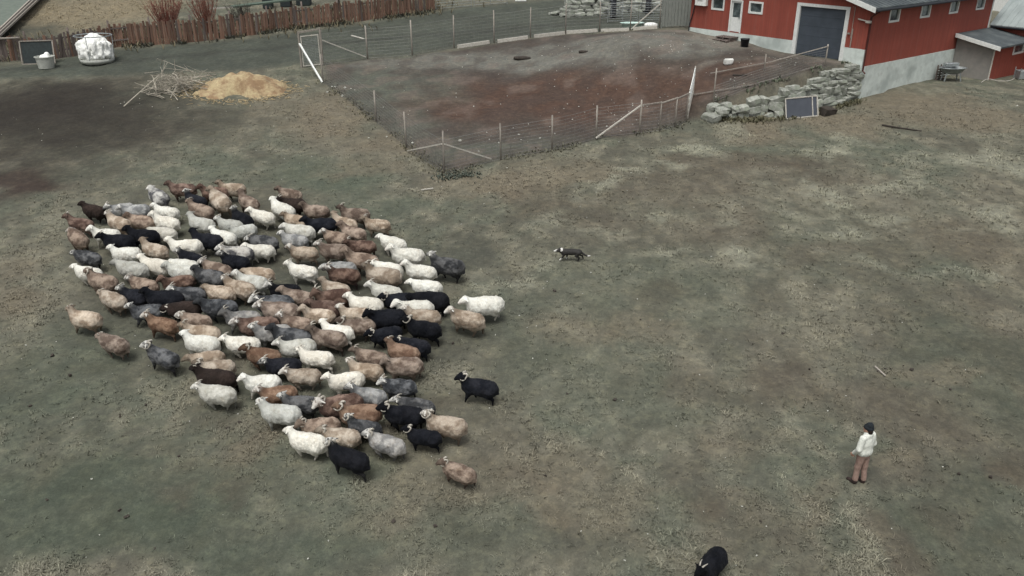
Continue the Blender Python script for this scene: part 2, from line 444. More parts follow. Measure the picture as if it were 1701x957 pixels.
 ('brown', -4.54, 18.07, 1.07, 0.39, 0.42),
 ('green', 11.73, 21.06, 0.53, 0.36, 0.39),
 ('green', -2.82, 14.8, 0.34, 0.3, 0.51),
 ('green', 2.76, 17.63, 0.82, 0.33, 0.38),
 ('tan', -3.96, 19.04, 1.03, 0.36, 0.32),
 ('brown', -1.15, 20.13, 0.82, 0.7, 0.38),
 ('green', 6.96, 17.01, 0.53, 0.25, 0.49),
 ('tan', 0.1, 15.11, 0.71, 0.35, 0.55),
 ('green', 11.5, 15.3, 0.45, 0.37, 0.41),
 ('green', -8.24, 18.94, 0.98, 0.31, 0.33),
 ('green', 8.65, 18.25, 0.55, 0.47, 0.44),
 ('tan', -8.88, 17.97, 0.42, 0.48, 0.3),
 ('green', -3.61, 16.72, 0.97, 0.47, 0.43),
 ('tan', 12.5, 21.29, 1.1, 0.42, 0.54),
 ('brown', -8.91, 20.88, 0.77, 0.52, 0.4),
 ('tan', 7.22, 15.53, 0.65, 0.32, 0.49),
 ('green', -12.84, 20.18, 0.84, 0.66, 0.52),
 ('brown', -7.61, 21.47, 0.46, 0.47, 0.33),
 ('tan', 9.25, 17.78, 0.67, 0.43, 0.48),
 ('mud', -21.32, 45.3, 4.87, 4.25, 0.35),
 ('mud', -24.35, 42.16, 5.17, 5.8, 0.45),
 ('mud', -16.37, 43.19, 3.77, 3.35, 0.35),
 ('bank', -33.9, 67.1, 6.88, 6.58, 0.8),
 ('bank', -29.35, 68.55, 3.78, 4.37, 0.6),
 ('bank', -35.11, 63.91, 2.65, 4.02, 0.5),
 ('bankdark', -34.55, 60.24, 2.53, 3.68, 0.8),
]

PEN = [(-11.4, 51.2), (-11.1, 49.6), (-7.04, 42.8), (-5.09, 39.3), (-3.04, 36.1), (-0.5, 37.6), (1.9, 38.7), (4.1, 40.3), (6.4, 41.0), (8.3, 41.9), (9.0, 42.6), (10.6, 43.4), (12.4, 43.7), (14.2, 44.0), (16.5, 45.2), (19.2, 47.3),
       (11.6, 57.0), (8.2, 58.9), (3.7, 59.7), (-1.2, 58.2), (-6.4, 54.8), (-9.2, 54.6), (-11.8, 53.0)]
ROAD = [(-45, 52.2), (-32, 52.6), (-26, 56.6), (-18.8, 59.0), (-11.2, 63.5), (-5.5, 67.6), (-2, 69.5), (4, 72), (14, 72), (14, 62), (11, 60.3), (3.7, 60.1), (-1.2, 58.7), (-6.4, 55.3), (-9.2, 55.2), (-13, 53.2), (-17, 52.0), (-26, 50.6), (-45, 48.5)]
def inside(poly, x, y):
    """soft signed distance to a polygon (positive inside)"""
    d = np.full(x.shape, 1e9); c = np.zeros(x.shape, bool); n = len(poly)
    for i in range(n):
        ax, ay = poly[i]; bx, by = poly[(i+1) % n]
        ex, ey = bx-ax, by-ay
        t = np.clip(((x-ax)*ex+(y-ay)*ey)/(ex*ex+ey*ey), 0, 1)
        d = np.minimum(d, np.hypot(x-ax-t*ex, y-ay-t*ey))
        cond = ((ay > y) != (by > y)) & (x < ex*(y-ay)/(ey+1e-12)+ax)
        c ^= cond
    return np.where(c, d, -d)
def ground_colour(x, y):
    wx = (fbm(x*0.5, y*0.5, 3.1, 4, 21)-0.5)*3.2; wy = (fbm(x*0.5, y*0.5, 9.7, 4, 31)-0.5)*4.5
    X, Y = x+wx, y+wy
    n1 = fbm(x*0.22, y*0.16, 0, 5, 1); n2 = fbm(x*0.9, y*0.7, 5, 5, 2); n3 = fbm(x*0.45, y*0.32, 8, 4, 3); n4 = fbm(x*2.2, y*2.0, 1, 4, 4)
    C = np.zeros(x.shape+(3,)); C[:] = srgb(96, 96, 85)
    def mix(col_, w):
        w = np.clip(w, 0, 1)[..., None]; C[:] = C*(1-w)+np.array(col_)*w
    mix(srgb(88, 92, 81), sst((n1-0.46)/0.12)*0.6)
    mix(srgb(110, 105, 93), sst((n3-0.50)/0.12)*0.35)
    mix(srgb(80, 77, 69), sst((0.47-n2)/0.10)*0.45)
    n5 = fbm(x*1.9+.6*y, y*1.4, 4, 5, 6); mix(srgb(124, 121, 107), sst((n5-0.53)/0.10)*0.5); mix(srgb(78, 77, 69), sst((0.43-n5)/0.10)*0.4)
    pen = sst(inside(PEN, x+wx*.12, y+wy*.12)/0.8+0.35); road = sst(inside(ROAD, x+wx*.3, y+wy*.2)/1.5+0.5)
    out = 1-np.clip(pen+road, 0, 1)
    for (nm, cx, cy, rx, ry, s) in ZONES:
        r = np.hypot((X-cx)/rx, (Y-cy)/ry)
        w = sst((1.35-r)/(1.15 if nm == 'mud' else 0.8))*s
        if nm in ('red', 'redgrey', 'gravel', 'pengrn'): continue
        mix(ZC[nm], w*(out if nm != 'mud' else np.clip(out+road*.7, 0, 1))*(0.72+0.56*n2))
    mix(srgb(74, 78, 71), road); 
    mix(srgb(66, 69, 63), road*sst((n3-0.5)/0.1)*0.6)
    rut = np.abs(((y-0.33*x)-62.2+0.4*wx)/1.0)
    mix(srgb(60, 62, 58), road*sst(1-rut)*0.6)
    mix(srgb(76, 72, 67), pen)
    for (nm, cx, cy, rx, ry, s) in ZONES:
        if nm not in ('red', 'redgrey', 'gravel', 'pengrn'): continue
        r = np.hypot((X-cx)/rx, (Y-cy)/ry); mix(ZC[nm], sst((1.25-r)/0.8)*s*pen*(0.8+0.4*n2)*(0.75 if nm == 'gravel' else 1.0))
    # yard right beside the barn is gravel
    dx, dy = x-BC[0], y-BC[1]; n = -(dx*BL[0]+dy*BL[1]); s = dx*BF[0]+dy*BF[1]
    mix(srgb(118, 112, 104), pen*sst((2.2-n)/1.5)*0.6)
    mix(srgb(70, 62, 58), pen*sst((n2-0.54)/0.1)*0.45); mix(srgb(112, 100, 93), pen*sst((0.43-n2)/0.09)*0.35)
    br = 0.75+0.44*n4
    C *= br[..., None]
    grass = np.clip(out*(0.35+1.1*sst((n2-0.4)/0.25))*(0.5+n1), 0, 1)
    lum = C.mean(-1); grass *= sst((lum-0.062)/0.07)
    return C, grass, pen, road
def axis(lo, hi, step, far):
    a = list(np.arange(lo, hi+1e-6, step)); g = step
    b = []; q = hi
    while q < far: g *= 1.35; q += g; b.append(q)
    g = step; q = lo; cpre = []
    while q > -far: g *= 1.35; q -= g; cpre.append(q)
    return np.array(cpre[::-1]+a+b)
gx = axis(-46, 42, 0.27, 2500); gy = axis(6, 84, 0.27, 2500)
GX, GY = np.meshgrid(gx, gy); GZ = height(GX, GY)
near = (np.abs(GX) < 60) & (GY > -20) & (GY < 100)
GZ = GZ+np.where(near, (fbm(GX*1.1, GY*1.1, 2, 4, 77)-0.5)*0.10, 0)
GC, GG, GPEN, GROAD = ground_colour(GX, GY)
GG = np.where((GX > -44) & (GX < 40) & (GY > 9) & (GY < 78), GG, 0)
inb = ((GX-BC[0])*BL[0]+(GY-BC[1])*BL[1] > -0.2) & ((GX-BC[0])*BF[0]+(GY-BC[1])*BF[1] > -2.5)
GG = np.where(inb, 0, GG)
ny, nx = GX.shape
me = bpy.data.meshes.new('ground')
idx = np.arange(nx*ny).reshape(ny, nx)
quads = np.stack([idx[:-1, :-1], idx[:-1, 1:], idx[1:, 1:], idx[1:, :-1]], -1).reshape(-1, 4)
me.vertices.add(nx*ny); me.vertices.foreach_set('co', np.stack([GX, GY, GZ], -1).ravel())
me.loops.add(quads.size); me.loops.foreach_set('vertex_index', quads.ravel())
me.polygons.add(len(quads)); me.polygons.foreach_set('loop_start', np.arange(0, quads.size, 4)); me.polygons.foreach_set('use_smooth', [True]*len(quads))
me.update(); me.validate()
ca = me.attributes.new('earth', 'FLOAT_COLOR', 'POINT'); ca.data.foreach_set('color', np.concatenate([GC, np.ones(GC.shape[:2]+(1,))], -1).ravel())
ga = me.attributes.new('grass', 'FLOAT', 'POINT'); ga.data.foreach_set('value', GG.ravel())
ra = me.attributes.new('soil', 'FLOAT', 'POINT'); ra.data.foreach_set('value', np.clip(GPEN+GROAD, 0, 1).ravel())
def ground_mat():
    m, nt, N, L, b = nodes('pasture_ground')
    at = N.new('ShaderNodeAttribute'); at.attribute_name = 'earth'
    so = N.new('ShaderNodeAttribute'); so.attribute_name = 'soil'
    geo = N.new('ShaderNodeNewGeometry'); P = geo.outputs['Position']
    f1 = noise(nt, 4.2, 8, 0.74, P); f2 = noise(nt, 17, 5, 0.7, P); f3 = noise(nt, 1.7, 5, 0.62, P)
    c = mixc(nt, mrange(nt, f1, 0.5, 0.62, 0, 0.62), at.outputs['Color'], mixc(nt, 1.0, at.outputs['Color'], (1.48, 1.46, 1.36), 'MULTIPLY'))
    c = mixc(nt, mrange(nt, f1, 0.50, 0.33, 0, 0.5), c, mixc(nt, 1.0, c, (.60, .62, .60), 'MULTIPLY'))
    c = mixc(nt, mrange(nt, f2, 0.36, 0.64, 0.52, 0.0), c, mixc(nt, 1.0, c, (.62, .62, .60), 'MULTIPLY'))
    c = mixc(nt, mrange(nt, f3, 0.42, 0.64, 0.0, 0.4), c, mixc(nt, 1.0, c, (1.10, 1.04, .95), 'MULTIPLY'))
    L.new(c, b.inputs['Base Color']); b.inputs['Roughness'].default_value = 0.95; b.inputs['Specular IOR Level'].default_value = 0.15
    h = math_node(nt, 'ADD', math_node(nt, 'MULTIPLY', f1, 1.0), math_node(nt, 'MULTIPLY', f2, 0.45))
    bump(nt, b, h, 0.06, 0.4)
    return m
me.materials.append(ground_mat())
ground = link('ground', me); tag(ground, kind='structure', label='trampled olive and brown pasture with muddy pen and farm track', cat='ground')

# ---- grass tufts (nobody could count them): real blades, one object ----
def grass_mat():
    m, nt, N, L, b = nodes('grass_blades')
    at = N.new('ShaderNodeAttribute'); at.attribute_name = 'blade'
    L.new(at.outputs['Color'], b.inputs['Base Color']); b.inputs['Roughness'].default_value = 0.85; b.inputs['Specular IOR Level'].default_value = 0.15
    return m
def grow_grass(n_try, nb, seed):
    g = np.random.default_rng(seed)
    # denser near the viewer, where blades can be told from the turf
    y = 9+69*g.random(n_try)**1.9; x = (g.random(n_try)-.5)*2*np.clip(6+y*.66, 0, 44)
    C, G_, pen, road = ground_colour(x, y)
    ok = g.random(n_try) < G_
    dx, dy = x-BC[0], y-BC[1]
    ok &= ~((dx*BL[0]+dy*BL[1] > -.4) & (dx*BF[0]+dy*BF[1] > -2.8))
    x, y, C = x[ok], y[ok], C[ok]; n = len(x); z = height(x, y)+(fbm(x*1.1, y*1.1, 2, 4, 77)-0.5)*0.10
    dry = sst((C.mean(-1)-.115)/.05); straw = np.clip(g.normal(.3+.25*dry, .35, n), 0, 1)[:, None]
    tc = C*(1.05+.55*straw*np.array([1.0, .97, .86]))*g.uniform(.85, 1.2, n)[:, None]
    hs_ = g.uniform(.035, .085, n)*(1+.5*(fbm(x*.8, y*.8, 6, 3, 9) > .55))*(1+.6*dry)
    N_ = n*nb; rep = lambda q: np.repeat(q, nb, 0)
    d = g.uniform(0, 2*np.pi, N_); lean = g.uniform(.5, 1.9, N_); h = rep(hs_)*g.uniform(.5, 1.1, N_); w = g.uniform(.006, .012, N_)
    bx = rep(x)+g.normal(0, .035, N_); by = rep(y)+g.normal(0, .035, N_); bz = rep(z)-.012
    px, py = -np.sin(d)*w, np.cos(d)*w
    mx, my = bx+np.cos(d)*h*lean*.45, by+np.sin(d)*h*lean*.45
    tx, ty = bx+np.cos(d)*h*lean, by+np.sin(d)*h*lean
    V = np.stack([np.stack([bx-px, by-py, bz], -1), np.stack([bx+px, by+py, bz], -1), np.stack([mx+px, my+py, bz+h*.7], -1), np.stack([mx-px, my-py, bz+h*.7], -1), np.stack([tx, ty, bz+h*np.maximum(.4, 1-.3*lean)], -1)], 1)
    k = np.arange(N_)[:, None]*5
    loops = np.concatenate([k+np.array([[0, 1, 2]]), k+np.array([[0, 2, 3]]), k+np.array([[3, 2, 4]])], 1).ravel()
    me_ = bpy.data.meshes.new('grass'); me_.vertices.add(N_*5); me_.vertices.foreach_set('co', V.ravel())
    me_.loops.add(len(loops)); me_.loops.foreach_set('vertex_index', loops); me_.polygons.add(len(loops)//3); me_.polygons.foreach_set('loop_start', np.arange(0, len(loops), 3)); me_.update()
    ca_ = me_.attributes.new('blade', 'FLOAT_COLOR', 'POINT'); cc = np.repeat(rep(tc)*g.uniform(.9, 1.1, N_)[:, None], 5, 0); ca_.data.foreach_set('color', np.concatenate([cc, np.ones((len(cc), 1))], 1).ravel())
    me_.materials.append(grass_mat()); return me_
grass = link('grass', grow_grass(190000, 5, 3)); tag(grass, kind='stuff', label='short withered grass tufts over the pasture', cat='grass')

# ======================= sculpted bodies (distance field -> one continuous mesh) =======================
def sdf_mesh(prims, res=0.02, k=0.03, wool=None):
    """prims: (tag, a, b, ra, rb[, flatten]) tapered capsules. Returns verts, quads, nearest tag id, masks"""
    A = np.array([p[1] for p in prims], float); B = np.array([p[2] for p in prims], float)
    ra = np.array([p[3] for p in prims]); rb = np.array([p[4] for p in prims])
    lo = np.minimum(A-ra[:, None], B-rb[:, None]).min(0)-4*res-k; hi = np.maximum(A+ra[:, None], B+rb[:, None]).max(0)+4*res+k
    ax = [np.arange(lo[i], hi[i]+res, res) for i in range(3)]
    X, Y, Z = np.meshgrid(*ax, indexing='ij'); Pn = np.stack([X, Y, Z], -1)
    def dists(Pp):
        out = []
        for i, p in enumerate(prims):
            sc = np.array(p[5]) if len(p) > 5 else np.ones(3)
            q = Pp; a = A[i]; b = B[i]
            mid = (a+b)/2
            q = (Pp-mid)/sc; aa = (a-mid)/sc; bb = (b-mid)/sc
            ba = bb-aa; L2 = max((ba**2).sum(), 1e-12)
            h = np.clip(((q-aa) @ ba)/L2, 0, 1)
            d = np.sqrt(((q-aa-h[..., None]*ba)**2).sum(-1))-(ra[i]+(rb[i]-ra[i])*h)
            out.append(d*sc.min())
        return np.stack(out, 0)
    D = dists(Pn)
    if wool:
        w = np.array([1.0 if p[0] == 'wool' else 0.0 for p in prims])
        amp, fr, seed = wool
        nz = (fbm(X*fr, Y*fr, Z*fr*0.6, 3, seed)-0.5)*2*amp
        D = D-nz[None]*w[:, None, None, None]
    Dm = D.min(0); F = Dm-k*np.log(np.exp(-(D-Dm)/k).sum(0))
    S = F < 0
    c = [S[i:S.shape[0]-1+i, j:S.shape[1]-1+j, l:S.shape[2]-1+l] for i in (0, 1) for j in (0, 1) for l in (0, 1)]
    cnt = sum(q.astype(int) for q in c); act = (cnt > 0) & (cnt < 8)
    ids = -np.ones(act.shape, int); I = np.argwhere(act); ids[act] = np.arange(len(I))
    acc = np.zeros((len(I), 3)); num = np.zeros(len(I))
    cor = [(i, j, l) for i in (0, 1) for j in (0, 1) for l in (0, 1)]
    for a in range(8):
        for b in range(a+1, 8):
            da = np.array(cor[a]); db = np.array(cor[b])
            if np.abs(da-db).sum() != 1: continue
            fa = F[tuple((I+da).T)]; fb = F[tuple((I+db).T)]
            cr = (fa < 0) != (fb < 0); t = np.where(cr, fa/(fa-fb+1e-12), 0)
            acc += np.where(cr[:, None], da+(db-da)*t[:, None], 0); num += cr
    V = (I+acc/num[:, None])*res+lo
    Q = []
    for d in range(3):
        sl0 = [slice(None)]*3; sl1 = [slice(None)]*3; sl0[d] = slice(0, -1); sl1[d] = slice(1, None)
        a, b = S[tuple(sl0)], S[tuple(sl1)]
        E = np.argwhere(a != b); e1, e2 = [(d+1) % 3, (d+2) % 3]
        ok = (E[:, e1] > 0) & (E[:, e2] > 0) & (E[:, e1] < S.shape[e1]-1) & (E[:, e2] < S.shape[e2]-1); E = E[ok]
        flip = a[tuple(E.T)]
        def cell(o1, o2):
            q = E.copy(); q[:, e1] += o1; q[:, e2] += o2; return ids[tuple(q.T)]
        q = np.stack([cell(-1, -1), cell(0, -1), cell(0, 0), cell(-1, 0)], 1)
        q[~flip] = q[~flip][:, ::-1]; Q.append(q)
    Q = np.concatenate(Q)
    Dv = dists(V); wts = np.exp(-np.clip(Dv-Dv.min(0), 0, 1)/0.02); wts /= wts.sum(0)
    return V, Q, wts
def body_mesh(name, prims, res, k, mats, tags, wool=None, soft=True):
    """mesh with one float mask attribute per tag in tags"""
    V, Q, wts = sdf_mesh(prims, res, k, wool)
    me_ = bpy.data.meshes.new(name)
    me_.from_pydata(V.tolist(), [], Q.tolist()); me_.polygons.foreach_set('use_smooth', [True]*len(Q))
    for t in tags:
        at = me_.attributes.new(t, 'FLOAT', 'POINT')
        sel = np.array([p[0] == t for p in prims])
        at.data.foreach_set('value', wts[sel].sum(0) if sel.any() else np.zeros(len(V)))
    for m_ in mats: me_.materials.append(m_)
    me_.update(); return me_

# ======================= sheep =======================
def sheep_mat():
    m, nt, N, L, b = nodes('sheep_fleece')
    def oa(n):
        a = N.new('ShaderNodeAttribute'); a.attribute_type = 'OBJECT'; a.attribute_name = n; return a.outputs['Color']
    def ma(n):
        a = N.new('ShaderNodeAttribute'); a.attribute_name = n; return a.outputs['Fac']
    tc = N.new('ShaderNodeTexCoord'); oi = N.new('ShaderNodeObjectInfo')
    off = N.new('ShaderNodeCombineXYZ'); 
    for i in range(3): L.new(math_node(nt, 'MULTIPLY', oi.outputs['Random'], 37.0+i*11), off.inputs[i])
    va = N.new('ShaderNodeVectorMath'); va.operation = 'ADD'; L.new(tc.outputs['Object'], va.inputs[0]); L.new(off.outputs[0], va.inputs[1])
    big = noise(nt, 3.0, 3, 0.55, va.outputs[0], (1, 1, 1.5)); mid = noise(nt, 11, 4, 0.6, va.outputs[0], (1, 1, .45)); fine = noise(nt, 42, 3, 0.6, va.outputs[0], (1, 1, .35))
    wool = mixc(nt, mrange(nt, big, 0.42, 0.58, 0, 1), oa('fleece'), oa('patch'))
    wool = mixc(nt, mrange(nt, mid, 0.36, 0.60, 0.4, 0), wool, mixc(nt, 1.0, wool, (.66, .63, .60), 'MULTIPLY'))
    wool = mixc(nt, mrange(nt, fine, 0.40, 0.62, 0.35, 0), wool, mixc(nt, 1.0, wool, (.62, .61, .60), 'MULTIPLY'))
    stain = noise(nt, 6.0, 5, 0.65, va.outputs[0])
    wool = mixc(nt, mrange(nt, stain, 0.54, 0.70, 0, .45), wool, mixc(nt, 1.0, wool, (.60, .53, .44), 'MULTIPLY'))
    c = mixc(nt, ma('neck'), wool, mixc(nt, 0.5, wool, oa('neckcol')))
    eye = noise(nt, 13, 1, .5, va.outputs[0])
    fcx = mixc(nt, mrange(nt, eye, .54, .60, 0, .85), oa('facecol'), oa('legcol'))
    c = mixc(nt, ma('leg'), c, oa('legcol')); c = mixc(nt, ma('face'), c, fcx); c = mixc(nt, ma('muzzle'), c, oa('muzzlecol'))
    L.new(c, b.inputs['Base Color']); b.inputs['Roughness'].default_value = 0.95; b.inputs['Specular IOR Level'].default_value = 0.08
    b.inputs['Sheen Weight'].default_value = 0.02
    bump(nt, b, math_node(nt, 'ADD', mid, math_node(nt, 'MULTIPLY', fine, 0.6)), 0.05, 0.6)
    return m
SM = sheep_mat()
def sheep_prims(head, phase, fat):
    """head: (x, z, yaw) of the poll; phase 0..1 of the walk; fat scales the fleece"""
    f = fat; hx, hz_, yaw = head
    P = [('wool', (.27, 0, .53), (-.02, 0, .52), .225*f, .245*f, (1, .96, 1.0)), ('wool', (-.02, 0, .51), (-.32, 0, .53), .25*f, .225*f, (1, .98, 1.0)),
         ('wool', (.10, 0, .44), (-.20, 0, .43), .21*f, .215*f, (1, 1, .9)), ('wool', (.33, 0, .47), (.30, 0, .38), .17*f, .13*f), ('wool', (-.36, 0, .46), (-.38, 0, .40), .19*f, .15*f),
         ('wool', (-.50, 0, .56), (-.545, 0, .36), .055, .035)]
    nb = Vector((.34, 0, .60)); poll = Vector((hx, math.sin(yaw)*.10, hz_))
    P.append(('neck', tuple(nb), tuple(nb.lerp(poll, .85)), .165, .105))
    fd = Vector((math.cos(yaw), math.sin(yaw), -.55)).normalized(); sd_ = Vector((-math.sin(yaw), math.cos(yaw), 0))
    P.append(('face', tuple(poll), tuple(poll+fd*.09), .082, .066, (1, .9, 1)))
    P.append(('muzzle', tuple(poll+fd*.10), tuple(poll+fd*.19), .056, .042, (1, .9, 1)))
    for s in (-1, 1):
        e0 = poll+sd_*s*.065+Vector((-.02, 0, .03)); e1 = e0+sd_*s*.11+Vector((-.035, 0, -.02))
        P.append(('face', tuple(e0), tuple(e1), .022, .016))
    for i, s in enumerate((-1, 1)):
        a = 2*math.pi*(phase+.5*i); sw = .13*math.sin(a); lift = max(0, .07*math.cos(a))
        y = .115*s
        P += [('wool', (.25, y, .42), (.25+sw*.4, y, .26), .10, .055), ('leg', (.25+sw*.4, y, .27), (.25+sw*.8-.02*(lift > 0), y, .15+lift*.6), .042, .030), ('leg', (.25+sw*.8, y, .15+lift*.6), (.25+sw*1.15-lift*.5, y*.95, .02+lift), .028, .026)]
        a = 2*math.pi*(phase+.25+.5*i); sw = .13*math.sin(a); lift = max(0, .06*math.cos(a))
        P += [('wool', (-.30, y, .46), (-.25+sw*.3, y*1.1, .32), .15, .085), ('leg', (-.25+sw*.3, y*1.1, .31), (-.37+sw*.7, y, .20+lift*.5), .060, .034), ('leg', (-.37+sw*.7, y, .20+lift*.5), (-.34+sw*1.1, y*.95, .02+lift), .030, .026)]
    return P
SHEEP_MESH = []
HEADS = [(.53, .84, 0), (.54, .80, .3), (.52, .86, -.35), (.58, .72, .1), (.54, .83, -.15), (.50, .88, .5), (.60, .64, -.1), (.52, .82, .7), (.53, .85, -.6), (.56, .78, .15)]
for i, hd in enumerate(HEADS):
    pr = sheep_prims(hd, i*.37 % 1, [1.0, .97, 1.05, 1.0, 1.04, .96, 1.02, 1.06, .98, 1.03][i])
    SHEEP_MESH.append(body_mesh('sheep', pr, .019, .022, [SM], ('wool', 'neck', 'face', 'muzzle', 'leg'), wool=(.024, 17, 50+i)))
def horn_mesh(side, hd, big):
    hx, hz_, yaw = hd
    poll = Vector((hx-.01, math.sin(yaw)*.10, hz_+.055)); R_ = Matrix.Rotation(yaw, 3, 'Z')
    pts = []; rs = []
    n = 11 if big else 7
    for q in range(n):
        t = q/(n-1)
        if big: th = t*4.6; rad = .125*(1-.25*t); p = Vector((-.05-rad*math.sin(th)*.95+.03*t, side*(.03+.12*t**.8), rad*(1-math.cos(th))*-.75+.075*math.sin(min(th, 3.1))))
        else: p = Vector((-.02-.10*t*t-.03*t, side*(.035+.05*t), .02+.11*t-.05*t*t))
        pts.append(poll+R_ @ p); rs.append((.034 if big else .026)*(1-.65*t))
    b = MB(); b.tube(pts, rs, 7); return b.mesh('horn', M['horn'], smooth=True)
HORNS = {(i, b): [horn_mesh(s, hd, b == 2) for s in (-1, 1)] for i, hd in enumerate(HEADS) for b in (1, 2)}
FL = dict(W=((.76, .755, .68), (.68, .665, .59)), G=((.46, .46, .41), (.56, .56, .51)), S=((.20, .205, .205), (.40, .40, .385)), C=((.040, .043, .047), (.14, .145, .15)), K=((.007, .008, .011), (.014, .015, .019)),
          D=((.028, .021, .018), (.040, .029, .025)), B=((.145, .108, .086), (.34, .275, .222)), R=((.088, .056, .045), (.235, .165, .132)), O=((.155, .096, .066), (.29, .20, .142)), T=((.30, .238, .178), (.54, .465, .375)), P=((.55, .54, .50), (.10, .10, .105)))
